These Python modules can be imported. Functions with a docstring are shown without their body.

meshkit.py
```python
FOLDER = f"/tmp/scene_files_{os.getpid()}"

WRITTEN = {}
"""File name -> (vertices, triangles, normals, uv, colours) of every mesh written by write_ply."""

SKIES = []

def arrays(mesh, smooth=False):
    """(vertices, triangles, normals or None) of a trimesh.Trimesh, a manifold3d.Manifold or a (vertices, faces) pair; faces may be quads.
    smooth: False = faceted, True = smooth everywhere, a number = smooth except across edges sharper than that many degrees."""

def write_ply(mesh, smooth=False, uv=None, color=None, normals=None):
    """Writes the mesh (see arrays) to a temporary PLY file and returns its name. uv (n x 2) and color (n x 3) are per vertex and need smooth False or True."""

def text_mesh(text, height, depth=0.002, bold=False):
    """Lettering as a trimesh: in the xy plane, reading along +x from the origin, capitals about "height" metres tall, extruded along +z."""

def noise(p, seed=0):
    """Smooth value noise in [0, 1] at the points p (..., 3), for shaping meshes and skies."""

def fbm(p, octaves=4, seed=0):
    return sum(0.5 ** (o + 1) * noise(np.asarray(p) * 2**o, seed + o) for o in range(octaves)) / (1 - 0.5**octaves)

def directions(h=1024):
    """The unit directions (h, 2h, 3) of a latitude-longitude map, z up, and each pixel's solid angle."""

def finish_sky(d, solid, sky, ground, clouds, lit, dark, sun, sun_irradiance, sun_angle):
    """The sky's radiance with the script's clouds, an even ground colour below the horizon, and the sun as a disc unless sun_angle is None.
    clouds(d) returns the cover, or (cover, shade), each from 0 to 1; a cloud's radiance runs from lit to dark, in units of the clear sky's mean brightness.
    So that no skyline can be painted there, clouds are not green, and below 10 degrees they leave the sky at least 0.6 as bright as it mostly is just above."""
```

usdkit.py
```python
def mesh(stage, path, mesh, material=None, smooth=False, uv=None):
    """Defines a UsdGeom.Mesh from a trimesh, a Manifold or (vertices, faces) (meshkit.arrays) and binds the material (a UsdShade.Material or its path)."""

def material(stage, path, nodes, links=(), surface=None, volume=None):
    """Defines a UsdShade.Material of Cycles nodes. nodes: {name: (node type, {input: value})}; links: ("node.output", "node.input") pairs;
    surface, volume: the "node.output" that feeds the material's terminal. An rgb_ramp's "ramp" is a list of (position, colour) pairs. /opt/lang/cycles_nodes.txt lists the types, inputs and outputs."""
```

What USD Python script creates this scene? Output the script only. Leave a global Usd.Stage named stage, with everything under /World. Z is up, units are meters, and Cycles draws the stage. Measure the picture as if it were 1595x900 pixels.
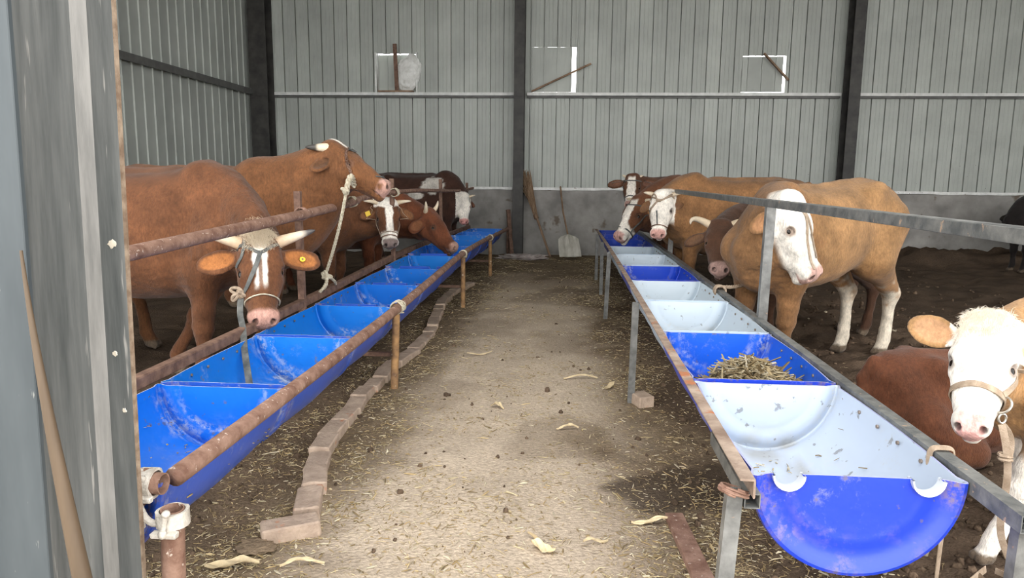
import math, random
import numpy as np, trimesh, manifold3d, shapely.geometry as sg
import usdkit, meshkit
from pxr import Usd, UsdGeom, UsdLux, UsdShade, Gf, Sdf, Vt

# ------------------------------------------------------------------ stage, camera, light
stage = Usd.Stage.CreateInMemory()
UsdGeom.SetStageUpAxis(stage, 'Z'); UsdGeom.SetStageMetersPerUnit(stage, 1.0)
WORLD = UsdGeom.Xform.Define(stage, '/World'); stage.SetDefaultPrim(WORLD.GetPrim())
UsdGeom.Scope.Define(stage, '/World/Looks')
YAW, PITCH, ROLL, EYE, FPX = 0.07441829, -0.15187406, 0.0105, (0.0, 0.0, 1.42), 1110.0
EXPOSURE = 0.6
SKY = (1.0, 1.0, .985); SKY_LEVEL = 1.0

def camera_axes():
    cy, sy = math.cos(YAW), math.sin(YAW)
    f = np.array([-sy * math.cos(PITCH), cy * math.cos(PITCH), math.sin(PITCH)])
    r0 = np.array([cy, sy, 0.0]); u0 = np.cross(r0, f)
    r = math.cos(ROLL) * r0 + math.sin(ROLL) * u0
    return r, np.cross(r, f), f

cam = UsdGeom.Camera.Define(stage, '/World/camera')
r_, u_, f_ = camera_axes()
m = np.eye(4); m[0, :3] = r_; m[1, :3] = u_; m[2, :3] = -f_; m[3, :3] = EYE
cam.AddTransformOp().Set(Gf.Matrix4d(*m.ravel().tolist()))
cam.CreateHorizontalApertureAttr(36.0); cam.CreateVerticalApertureAttr(36.0 * 900 / 1595)
cam.CreateFocalLengthAttr(36.0 * FPX / 1595)
cam.CreateExposureAttr(EXPOSURE)
cam.CreateClippingRangeAttr((0.05, 500.0))

dome = UsdLux.DomeLight.Define(stage, '/World/sky')           # an even overcast sky
dome.CreateColorAttr(Gf.Vec3f(*SKY)); dome.CreateIntensityAttr(SKY_LEVEL)

# ------------------------------------------------------------------ helpers
def P(p):
    return p.GetPrim() if hasattr(p, 'GetPrim') else p

def path_for(name, parent):
    base = '/World' if parent is None else str(P(parent).GetPath())
    path, k = f'{base}/{name}', 0
    while stage.GetPrimAtPath(path):
        k += 1; path = f'{base}/{name}_{k:03d}'
    return path

def tag(o, label=None, cat=None, group=None, kind=None):
    o = P(o)
    for k, v in (('label', label), ('category', cat), ('group', group), ('kind', kind)):
        if v: o.SetCustomDataByKey(k, v)
    return o

def thing(name, label, cat, loc=(0, 0, 0), group=None, kind=None):
    x = UsdGeom.Xform.Define(stage, path_for(name, None)); x.AddTranslateOp().Set(Gf.Vec3d(*map(float, loc)))
    return tag(x, label, cat, group, kind)

def loc_of(o):
    t = np.zeros(3); p = P(o)
    while p and p.GetPath() != Sdf.Path('/World'):
        x = UsdGeom.Xformable(p)
        if x:
            for op in x.GetOrderedXformOps():
                if op.GetOpType() == UsdGeom.XformOp.TypeTranslate: t = t + np.array(op.Get())
        p = p.GetParent()
    return t

def obj(name, geo, mat, parent=None, smooth=30, col=None, label=None):
    """One mesh prim; geo is in world coordinates, stored relative to the parent's base. col: per-vertex colours or a function of world points."""
    v, f, n = meshkit.arrays(geo, smooth)
    if callable(col): col = col(v)
    base = loc_of(parent) if parent is not None else np.zeros(3)
    own = None
    if parent is None:
        own = np.array([(v[:, 0].min() + v[:, 0].max()) / 2, (v[:, 1].min() + v[:, 1].max()) / 2, v[:, 2].min()]); base = own
    path = path_for(name, parent)
    g = UsdGeom.Mesh.Define(stage, path)
    if own is not None: g.AddTranslateOp().Set(Gf.Vec3d(*own.tolist()))
    g.CreatePointsAttr(Vt.Vec3fArray.FromNumpy((v - base).astype(np.float32)))
    g.CreateFaceVertexCountsAttr(Vt.IntArray.FromNumpy(np.full(len(f), 3, np.int32)))
    g.CreateFaceVertexIndicesAttr(Vt.IntArray.FromNumpy(f.astype(np.int32).ravel()))
    g.CreateSubdivisionSchemeAttr('none')
    if n is not None:
        g.CreateNormalsAttr(Vt.Vec3fArray.FromNumpy(n.astype(np.float32))); g.SetNormalsInterpolation('vertex')
    if col is not None:
        UsdGeom.PrimvarsAPI(g).CreatePrimvar('col', Sdf.ValueTypeNames.Color3fArray, 'vertex').Set(Vt.Vec3fArray.FromNumpy(np.clip(col, 0, 1).astype(np.float32)))
    if mat: UsdShade.MaterialBindingAPI.Apply(g.GetPrim()).Bind(mat)
    if label: tag(g, label)
    return g.GetPrim()

def cat_(*ms):
    return trimesh.util.concatenate([x for x in ms if x is not None])

def box(x0, x1, y0, y1, z0, z1):
    b = trimesh.creation.box([x1 - x0, y1 - y0, z1 - z0]); b.apply_translation([(x0 + x1) / 2, (y0 + y1) / 2, (z0 + z1) / 2]); return b

def unit(v):
    v = np.asarray(v, float); return v / max(np.linalg.norm(v), 1e-12)

def frames(path):
    path = np.asarray(path, float); t = np.gradient(path, axis=0); t /= np.maximum(np.linalg.norm(t, axis=1, keepdims=True), 1e-9)
    a = np.array([0, 0, 1.0]) if abs(t[0][2]) < .9 else np.array([1.0, 0, 0])
    s = unit(np.cross(t[0], a)); S, U = [], []
    for k in range(len(t)):
        s = unit(s - t[k] * (s @ t[k])); S.append(s); U.append(np.cross(s, t[k]))
    return path, t, np.array(S), np.array(U)

def loft(rings, closed=True, caps=True):
    """rings: (n, m, 3) -> mesh"""
    rings = np.asarray(rings, float); n, mm = rings.shape[:2]; v = rings.reshape(-1, 3); f = []
    i = np.arange(n - 1)[:, None] * mm; j = np.arange(mm if closed else mm - 1)[None, :]; jn = (j + 1) % mm
    a, b, c, d = (i + j).ravel(), (i + jn).ravel(), (i + mm + jn).ravel(), (i + mm + j).ravel()
    f = np.vstack([np.stack([a, b, c], 1), np.stack([a, c, d], 1)])
    if caps and closed:
        v = np.vstack([v, rings[0].mean(0), rings[-1].mean(0)]); k = np.arange(mm); kn = (k + 1) % mm
        f = np.vstack([f, np.stack([kn, k, np.full(mm, n * mm)], 1), np.stack([(n - 1) * mm + k, (n - 1) * mm + kn, np.full(mm, n * mm + 1)], 1)])
    t = trimesh.Trimesh(v, f, process=False); t.fix_normals(multibody=False) if len(f) < 200 else None
    return t

def tube(path, r, n=10, flat=None):
    """a round (or flattened: flat = (half width along S, half width along U)) tube along a path; r may vary"""
    p, t, S, U = frames(path); r = np.broadcast_to(np.asarray(r, float), len(p))
    a = np.linspace(0, 2 * np.pi, n, endpoint=False)
    w, h = flat if flat else (1, 1)
    rings = p[:, None] + r[:, None, None] * (w * np.cos(a)[None, :, None] * S[:, None] + h * np.sin(a)[None, :, None] * U[:, None])
    return fixed(loft(rings))

def fixed(t):
    if t.is_watertight and t.volume < 0: t.invert()
    return t

def ribbon(path, normals, w, th):
    """a strap: rectangular section, width w across, thickness th along normals"""
    p, t, _, _ = frames(path); nn = np.asarray(normals, float); nn = np.broadcast_to(nn, p.shape)
    nn = nn - t * (nn * t).sum(1, keepdims=True); nn /= np.maximum(np.linalg.norm(nn, axis=1, keepdims=True), 1e-9); s = np.cross(t, nn)
    c = [(-.5, -.3), (-.42, -.5), (.42, -.5), (.5, -.3), (.5, .3), (.42, .5), (-.42, .5), (-.5, .3)]
    rings = np.stack([p + s * (w * a) + nn * (th * b) for a, b in c], 1)
    return fixed(loft(rings))

def bez(a, b, c, n=12):
    t = np.linspace(0, 1, n)[:, None]; a, b, c = map(lambda q: np.asarray(q, float), (a, b, c))
    return (1 - t) ** 2 * a + 2 * t * (1 - t) * b + t * t * c

def spline(pts, n=30):
    from scipy.interpolate import CubicSpline
    pts = np.asarray(pts, float); d = np.r_[0, np.cumsum(np.linalg.norm(np.diff(pts, axis=0), axis=1))]
    return CubicSpline(d, pts)(np.linspace(0, d[-1], n))

def bevel_box(dx, dy, dz, b):
    """box centred at the origin with chamfered edges"""
    pts = []
    for s in np.ndindex(2, 2, 2):
        q = np.array([(-1, 1)[k] for k in s]) * np.array([dx, dy, dz]) / 2; sg_ = np.sign(q)
        for k in range(3):
            o = sg_ * b; o[k] = 0; pts.append(q - o)
    return trimesh.convex.convex_hull(np.array(pts))

def bar(a, b, w, h, bev=.002, up=(0, 0, 1)):
    """a bevelled rectangular bar from a to b, w wide, h high"""
    a, b = np.asarray(a, float), np.asarray(b, float); L = np.linalg.norm(b - a); t = (b - a) / L
    s = unit(np.cross(t, up)) if abs(t @ unit(up)) < .99 else unit(np.cross(t, (0, 1, 0))); u = np.cross(s, t)
    m = bevel_box(L, w, h, bev); T = np.eye(4); T[:3, 0], T[:3, 1], T[:3, 2], T[:3, 3] = t, -s, u, (a + b) / 2
    m.apply_transform(T); return fixed(m)

def square_tube(a, b, w, h, th=.003):
    """a hollow rectangular section, open ends showing"""
    a, b = np.asarray(a, float), np.asarray(b, float); t = unit(b - a)
    s = unit(np.cross(t, (0, 0, 1))) if abs(t[2]) < .95 else np.array([1.0, 0, 0]); u = np.cross(s, t)
    def rect(q, w, h): return [q + s * x + u * y for x, y in ((-w / 2, -h / 2), (w / 2, -h / 2), (w / 2, h / 2), (-w / 2, h / 2))]
    R = np.array([rect(a, w, h), rect(b, w, h), rect(b, w - 2 * th, h - 2 * th), rect(a, w - 2 * th, h - 2 * th), rect(a, w, h)])
    return fixed(loft(R, caps=False))

def pipe(a, b, r, th=.004, n=20, hollow=True, bend=None):
    if not hollow: return tube([a, b] if bend is None else bez(a, bend, b), r, n)
    a, b = np.asarray(a, float), np.asarray(b, float); t = unit(b - a)
    s = unit(np.cross(t, (0.3, .2, .9))); u = np.cross(s, t); an = np.linspace(0, 2 * np.pi, n, endpoint=False)
    c = np.cos(an)[:, None] * s + np.sin(an)[:, None] * u
    R = np.array([a + r * c, b + r * c, b + (r - th) * c, a + (r - th) * c, a + r * c])
    return fixed(loft(R, caps=False))

def ball(c, r, n=2, sc=(1, 1, 1)):
    b = trimesh.creation.icosphere(n, 1.0); b.apply_scale(np.array(sc) * r); b.apply_translation(c); return b

def prism(poly, z0, z1):
    return trimesh.creation.extrude_polygon(poly, z1 - z0).apply_translation([0, 0, z0])

# ------------------------------------------------------------------ materials
LOOKS = '/World/Looks/'
def lin(r, g, b):
    return tuple(((c / 255 + .055) / 1.055) ** 2.4 if c > 10 else c / 255 / 12.92 for c in (r, g, b))

def two_tone(name, c1, c2, scale=6, rough=.6, metal=0.0, detail=5, lo=.35, hi=.65, bump=.15, bscale=None, stretch=(1, 1, 1), spec=.4, dist=.01, third=None):
    """noise between two colours (and specks of a third), with a fine bump; object-space"""
    nodes = {'tc': ('texture_coordinate', {}), 'mp': ('mapping', {'scale': stretch}),
             'n': ('noise_texture', {'scale': scale, 'detail': detail, 'roughness': .6}),
             'r': ('rgb_ramp', {'ramp': [(lo, c1), (hi, c2)]}),
             'b': ('noise_texture', {'scale': bscale or scale * 6, 'detail': 4}),
             'bm': ('bump', {'strength': bump, 'distance': dist}),
             'p': ('principled_bsdf', {'roughness': rough, 'metallic': metal, 'specular_ior_level': spec})}
    links = [('tc.object', 'mp.vector'), ('mp.vector', 'n.vector'), ('n.fac', 'r.fac'), ('mp.vector', 'b.vector'), ('b.fac', 'bm.height'), ('bm.normal', 'p.normal')]
    last = 'r.color'
    if third:
        col, amount, sc = third
        nodes['n3'] = ('noise_texture', {'scale': sc, 'detail': 3, 'roughness': .65}); nodes['r3'] = ('rgb_ramp', {'ramp': [(1 - amount, (0, 0, 0)), (1 - amount + .06, (1, 1, 1))]})
        nodes['mx'] = ('mix', {'color2': col}); links += [('mp.vector', 'n3.vector'), ('n3.fac', 'r3.fac'), ('r3.color', 'mx.fac'), (last, 'mx.color1')]; last = 'mx.color'
    links.append((last, 'p.base_color'))
    return usdkit.material(stage, LOOKS + name, nodes, links, surface='p.BSDF')

def painted(name, rough=.6, scale=40, amount=.25, bump=.2, bscale=120, spec=.35, sheen=0, stretch=(1, 1, 1), dist=.004, big=None, trans=0):
    """base colour from the mesh's own 'col' primvar, varied by noise"""
    nodes = {'a': ('attribute', {'attribute': 'col'}), 'tc': ('texture_coordinate', {}), 'mp': ('mapping', {'scale': stretch}),
             'n': ('noise_texture', {'scale': scale, 'detail': 5, 'roughness': .65}),
             'r': ('rgb_ramp', {'ramp': [(.25, (1 - amount,) * 3), (.5, (1, 1, 1)), (.75, (1 + amount,) * 3)]}),
             'mx': ('mix', {'mix_type': 'multiply', 'fac': 1.0}),
             'b': ('noise_texture', {'scale': bscale, 'detail': 4}), 'bm': ('bump', {'strength': bump, 'distance': dist}),
             'p': ('principled_bsdf', {'roughness': rough, 'specular_ior_level': spec, 'sheen_weight': sheen, 'sheen_roughness': .5})}
    links = [('tc.object', 'mp.vector'), ('mp.vector', 'n.vector'), ('n.fac', 'r.fac'), ('a.color', 'mx.color1'), ('r.color', 'mx.color2'), ('mx.color', 'p.base_color'),
             ('mp.vector', 'b.vector'), ('b.fac', 'bm.height'), ('bm.normal', 'p.normal')]
    if big:
        nodes['n2'] = ('noise_texture', {'scale': big[0], 'detail': 4}); nodes['r2'] = ('rgb_ramp', {'ramp': [(.3, (1 - big[1],) * 3), (.7, (1 + big[1],) * 3)]}); nodes['mx2'] = ('mix', {'mix_type': 'multiply', 'fac': 1.0})
        links = [l for l in links if l != ('mx.color', 'p.base_color')] + [('tc.object', 'n2.vector'), ('n2.fac', 'r2.fac'), ('mx.color', 'mx2.color1'), ('r2.color', 'mx2.color2'), ('mx2.color', 'p.base_color')]
    return usdkit.material(stage, LOOKS + name, nodes, links, surface='p.BSDF')

def flat(name, c, rough=.5, metal=0, spec=.5):
    return usdkit.material(stage, LOOKS + name, {'p': ('principled_bsdf', {'base_color': c, 'roughness': rough, 'metallic': metal, 'specular_ior_level': spec})}, surface='p.BSDF')

def cladding(name, axis, tint):
    """painted steel sheet: faint stains, splashes low down, very fine ribs pressed in"""
    sep = 'x' if axis == 0 else 'y'
    nodes = {'g': ('geometry', {}), 's': ('separate_xyz', {}), 'n': ('noise_texture', {'scale': 1.3, 'detail': 6, 'roughness': .6}),
             'r': ('rgb_ramp', {'ramp': [(.3, tuple(c * .86 for c in tint)), (.7, tuple(c * 1.1 for c in tint))]}),
             'k': ('math', {'math_type': 'multiply', 'value2': 2 * math.pi / .0417}), 'w': ('math', {'math_type': 'sine'}),
             'w2': ('math', {'math_type': 'power', 'value2': 6.0}), 'bm': ('bump', {'strength': .12 if axis == 0 else .0, 'distance': .004}),
             'v': ('voronoi_texture', {'scale': 9, 'randomness': 1}), 'vn': ('noise_texture', {'scale': 2.2, 'detail': 3}),
             'vr': ('rgb_ramp', {'ramp': [(.05, (1, 1, 1)), (.09, (0, 0, 0))]}), 'hz': ('map_range', {'from_min': 2.4, 'from_max': 1.3, 'to_min': 0, 'to_max': 1, 'clamp': True}),
             'vm': ('math', {'math_type': 'multiply'}), 'vm2': ('math', {'math_type': 'multiply'}), 'nr': ('rgb_ramp', {'ramp': [(.45, (0, 0, 0)), (.6, (1, 1, 1))]}),
             'mx': ('mix', {'color2': (.05, .04, .03)}),
             'oi': ('object_info', {}), 'or': ('map_range', {'from_min': 0, 'from_max': 1, 'to_min': .92, 'to_max': 1.06}), 'mo': ('mix', {'mix_type': 'multiply', 'fac': 1.0}),
             'p': ('principled_bsdf', {'roughness': .45, 'specular_ior_level': .4})}
    links = [('g.position', 's.vector'), ('g.position', 'n.vector'), ('n.fac', 'r.fac'), ('s.' + sep, 'k.value1'), ('k.value', 'w.value1'), ('w.value', 'w2.value1'), ('w2.value', 'bm.height'), ('bm.normal', 'p.normal'),
             ('g.position', 'v.vector'), ('v.distance', 'vr.fac'), ('s.z', 'hz.value'), ('g.position', 'vn.vector'), ('vn.fac', 'nr.fac'), ('vr.color', 'vm.value1'), ('nr.color', 'vm.value2'), ('vm.value', 'vm2.value1'), ('hz.result', 'vm2.value2'),
             ('r.color', 'mo.color1'), ('oi.random', 'or.value'), ('or.result', 'mo.color2'), ('mo.color', 'mx.color1'), ('vm2.value', 'mx.fac'), ('mx.color', 'p.base_color')]
    return usdkit.material(stage, LOOKS + name, nodes, links, surface='p.BSDF')

MAT = dict(
    clad_back=cladding('cladding_back', 0, (.385, .405, .375)), clad_left=cladding('cladding_left', 1, (.385, .405, .375)),
    post=two_tone('dark_steel', (.022, .021, .020), (.05, .047, .042), scale=5, rough=.55, bump=.1),
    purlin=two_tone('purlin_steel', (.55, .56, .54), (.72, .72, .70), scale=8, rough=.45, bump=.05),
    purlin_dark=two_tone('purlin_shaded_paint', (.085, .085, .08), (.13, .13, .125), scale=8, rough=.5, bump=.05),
    flash=two_tone('white_flashing', (.62, .62, .60), (.80, .80, .78), scale=14, rough=.5, third=((.25, .22, .18), .36, 9)),
    concrete=two_tone('concrete_wall', (.20, .19, .18), (.34, .325, .305), scale=2.2, rough=.9, bump=.3, bscale=30, detail=8, third=((.15, .12, .095), .38, 2.6)),
    roof=flat('roof_sheet', (.3, .31, .31), .6),
    column=two_tone('worn_grey_paint', (.040, .046, .047), (.205, .210, .204), lo=.25, hi=.75, scale=16, rough=.5, bump=.12, stretch=(1, 1, .085), detail=8, third=((.34, .33, .31), .34, 40)),
    column_front=two_tone('blue_grey_paint', (.038, .048, .055), (.072, .085, .093), lo=.28, hi=.72, scale=7, rough=.5, bump=.06, stretch=(1, 1, .2), detail=7, third=((.3, .3, .28), .3, 55)),
    rust_edge=two_tone('rusted_edge', (.18, .12, .08), (.34, .26, .19), scale=30, rough=.8),
    rust=two_tone('rusty_pipe', (.15, .075, .05), (.31, .19, .14), scale=14, rough=.75, bump=.3, bscale=90, detail=8, third=((.55, .45, .38), .37, 38)),
    rust_dark=two_tone('rusty_bar', (.10, .055, .04), (.22, .13, .09), scale=16, rough=.8, bump=.3, bscale=90, detail=8),
    rust_dusty=two_tone('dusty_rusted_angle', (.17, .115, .085), (.36, .28, .22), scale=9, rough=.8, bump=.3, bscale=90, detail=8, third=((.34, .13, .06), .40, 7)),
    rust_orange=two_tone('orange_rust_pipe', (.16, .09, .05), (.42, .24, .10), scale=12, rough=.75, bump=.3, bscale=80, detail=8, third=((.6, .5, .36), .38, 20)),
    iron=two_tone('weathered_angle_iron', (.075, .08, .08), (.17, .17, .16), scale=18, rough=.5, bump=.15, detail=8, third=((.34, .24, .17), .36, 26)),
    galv=two_tone('galvanised_post', (.095, .095, .092), (.22, .22, .21), scale=12, rough=.45, bump=.1, detail=8, third=((.30, .2, .14), .33, 20)),
    clamp=two_tone('plaster_spattered_clamp', (.38, .34, .29), (.62, .58, .52), scale=25, rough=.7, bump=.3, third=((.2, .1, .06), .36, 22)),
    wood=two_tone('weathered_wood', (.15, .09, .055), (.30, .20, .13), scale=6, rough=.8, stretch=(1, 1, .15), bump=.25, detail=8),
    wood_handle=two_tone('worn_wooden_handle', (.058, .039, .024), (.145, .10, .062), scale=5, rough=.55, stretch=(1, 1, .12), bump=.15, detail=8),
    broom=two_tone('broom_twigs', (.17, .105, .06), (.36, .25, .16), scale=20, rough=.9, stretch=(1, 1, .1), bump=.3),
    shovel=two_tone('scuffed_aluminium', (.40, .38, .32), (.58, .56, .50), scale=9, rough=.5, bump=.1, metal=.2, stretch=(1, 1, .3)),
    brick=two_tone('dusty_red_brick', (.33, .245, .185), (.49, .375, .285), scale=11, rough=.95, bump=.6, bscale=60, detail=9, third=((.46, .20, .11), .36, 7)),
    rope=two_tone('frayed_rope', (.36, .31, .22), (.60, .55, .43), scale=50, rough=.95, bump=.6, bscale=220),
    strap=two_tone('dirty_webbing', (.26, .19, .13), (.40, .31, .23), scale=30, rough=.85, bump=.4, bscale=300),
    strap_dark=two_tone('dark_webbing', (.05, .055, .055), (.15, .15, .14), scale=14, rough=.75, bump=.3, bscale=300),
    sack=two_tone('white_plastic_sack', (.60, .60, .57), (.82, .82, .80), scale=7, rough=.35, bump=.4, bscale=14),
    bolt=two_tone('rusty_bolt', (.16, .11, .08), (.36, .30, .25), scale=60, rough=.5, metal=.5),
    steel=flat('ring_steel', (.5, .47, .42), .35, .9),
    eye=flat('eye_black', (.012, .008, .006), .15, 0, .3),
    tagmat=flat('ear_tag_yellow', (.75, .50, .03), .45),
    hide=painted('cattle_hide', rough=.78, scale=70, amount=.34, bump=.55, bscale=170, sheen=.12, spec=.2, stretch=(1, 1, .45), dist=.008, big=(6, .28)),
    wet=painted('moist_skin', rough=.38, scale=60, amount=.08, bump=.15, bscale=160),
    horn=painted('horn', rough=.45, scale=50, amount=.15, bump=.1, bscale=90),
    ground=painted('earth_floor', rough=.95, scale=45, amount=.30, bump=.6, bscale=70, spec=.15, dist=.02),
    straw=painted('dry_straw', rough=.85, scale=60, amount=.15, bump=.2, bscale=200, spec=.2),
    hair=painted('coarse_hair', rough=.7, scale=60, amount=.1, bump=.1, bscale=100),
)

def drum_plastic():
    """HDPE drum: own colour from 'col'; chalky scratches and feed residue rubbed in"""
    nodes = {'a': ('attribute', {'attribute': 'col'}), 'tc': ('texture_coordinate', {}), 'oi': ('object_info', {}),
             'off': ('vector_math', {'math_type': 'add'}), 'sc': ('vector_math', {'math_type': 'scale', 'scale': 37.0}),
             'n': ('noise_texture', {'scale': 13.0, 'detail': 10, 'roughness': .80}), 'r': ('rgb_ramp', {'ramp': [(.54, (0, 0, 0)), (.62, (.40, .40, .40)), (.75, (.7, .7, .7))]}),
             'n2': ('noise_texture', {'scale': 2.0, 'detail': 3}), 'r2': ('rgb_ramp', {'ramp': [(.50, (0, 0, 0)), (.66, (1, 1, 1))]}),
             'mm': ('math', {'math_type': 'multiply'}), 'mx': ('mix', {'color2': (.47, .45, .40)}),
             'v': ('noise_texture', {'scale': 26, 'detail': 4}), 'vr': ('rgb_ramp', {'ramp': [(.66, (0, 0, 0)), (.70, (.6, .6, .6))]}), 'mx2': ('mix', {'color2': (.12, .10, .08)}),
             'b': ('noise_texture', {'scale': 18, 'detail': 4}), 'bm': ('bump', {'strength': .12, 'distance': .01}),
             'ra': ('attribute', {'attribute': 'ring'}), 'rb': ('math', {'math_type': 'absolute'}), 'rn': ('noise_texture', {'scale': 30.0, 'detail': 8, 'roughness': .7}), 'rs': ('noise_texture', {'scale': 3.5, 'detail': 3}),
             'rr': ('rgb_ramp', {'ramp': [(.46, (0, 0, 0)), (.58, (.85, .85, .85))]}), 'rr2': ('rgb_ramp', {'ramp': [(.42, (0, 0, 0)), (.58, (1, 1, 1))]}), 'rm': ('math', {'math_type': 'multiply'}), 'rm2': ('math', {'math_type': 'multiply'}),
             'rlt': ('math', {'math_type': 'less_than', 'value2': 0.0}), 'rc': ('mix', {'color1': (.50, .51, .50), 'color2': (.22, .155, .12)}), 'mx3': ('mix', {}),
             'p': ('principled_bsdf', {'roughness': .36, 'specular_ior_level': .5})}
    links = [('oi.location', 'sc.vector1'), ('tc.object', 'off.vector1'), ('sc.vector', 'off.vector2'), ('off.vector', 'n.vector'), ('off.vector', 'n2.vector'), ('off.vector', 'v.vector'),
             ('n.fac', 'r.fac'), ('n2.fac', 'r2.fac'), ('r.color', 'mm.value1'), ('r2.color', 'mm.value2'), ('mm.value', 'mx.fac'), ('a.color', 'mx.color1'),
             ('v.fac', 'vr.fac'), ('off.vector', 'rn.vector'), ('rn.fac', 'rr.fac'), ('off.vector', 'rs.vector'), ('rs.fac', 'rr2.fac'), ('ra.fac', 'rb.value1'), ('rb.value', 'rm.value1'), ('rr.color', 'rm.value2'), ('rm.value', 'rm2.value1'), ('rr2.color', 'rm2.value2'), ('ra.fac', 'rlt.value1'), ('rlt.value', 'rc.fac'), ('rc.color', 'mx3.color2'), ('mx.color', 'mx3.color1'), ('rm2.value', 'mx3.fac'), ('vr.color', 'mx2.fac'), ('mx3.color', 'mx2.color1'), ('mx2.color', 'p.base_color'), ('off.vector', 'b.vector'), ('b.fac', 'bm.height'), ('bm.normal', 'p.normal')]
    return usdkit.material(stage, LOOKS + 'drum_plastic', nodes, links, surface='p.BSDF')
MAT['drum'] = drum_plastic()

# ------------------------------------------------------------------ the setting
WY, WX, PW = 13.8, -6.0, 0.25             # back wall plane, left wall plane, cladding pitch

def struct(name, geo, mat, parent=None, **k):
    o = obj(name, geo, mat, parent, **k)
    if parent is None: tag(o, kind='structure')
    return o

def ground_colour(v):
    x, y = v[:, 0], v[:, 1]
    q = np.stack([x, y, x * 0], 1)
    n1, n2, n3 = meshkit.fbm(q * 1.3, 4, 1), meshkit.fbm(q * 5, 4, 2), meshkit.fbm(q * 22, 3, 3)
    path = np.array([.455, .37, .28]); litter = np.array([.175, .128, .082]); muck = np.array([.082, .056, .038]); gutter = np.array([.15, .106, .07])
    e = (n1 - .5) * .8 + (n2 - .5) * .35
    def ss(a, b, t): t = np.clip((t - a) / (b - a), 0, 1); return t * t * (3 - 2 * t)
    c = path[None] * (.82 + .36 * n2[:, None])
    edge = np.maximum(ss(.05, .55, x + e * .6 + .02), ss(-.75, -1.15, x + e * .5))                # litter creeps in from both sides
    edge = np.maximum(edge, ss(8.2, 11.5, y + e * 2))
    edge = np.clip(edge + .35 * ss(.52, .66, n1) * (y > 3.5), 0, 1)
    c = c * (1 - edge[:, None]) + litter * (.65 + .7 * n3[:, None]) * edge[:, None]
    g = ss(-1.22, -1.36, x + e * .15); c = c * (1 - g[:, None]) + gutter * (.6 + .8 * n2[:, None]) * g[:, None]
    mk = np.maximum(ss(.50, .95, x + e * .5), ss(-1.55, -1.8, x + e * .3)); c = c * (1 - mk[:, None]) + muck * (.5 + 1.0 * n2[:, None]) * mk[:, None]
    wet = ss(.56, .70, n1) * ss(.30, .5, x) * ss(1.2, .9, x); c = c * (1 - .6 * wet[:, None]) + muck * .6 * wet[:, None]
    st_ = ss(1.15, .8, np.hypot((x - .56) / .30, (y - 3.25) / .26) + (n2 - .5) * 1.4) * .8; c = c * (1 - st_[:, None]) + np.array([.05, .035, .024]) * st_[:, None]
    yard = ss(2.0, .8, y) * .9; c = c * (1 - yard[:, None]) + np.array([.36, .31, .25]) * yard[:, None]
    return c

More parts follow.
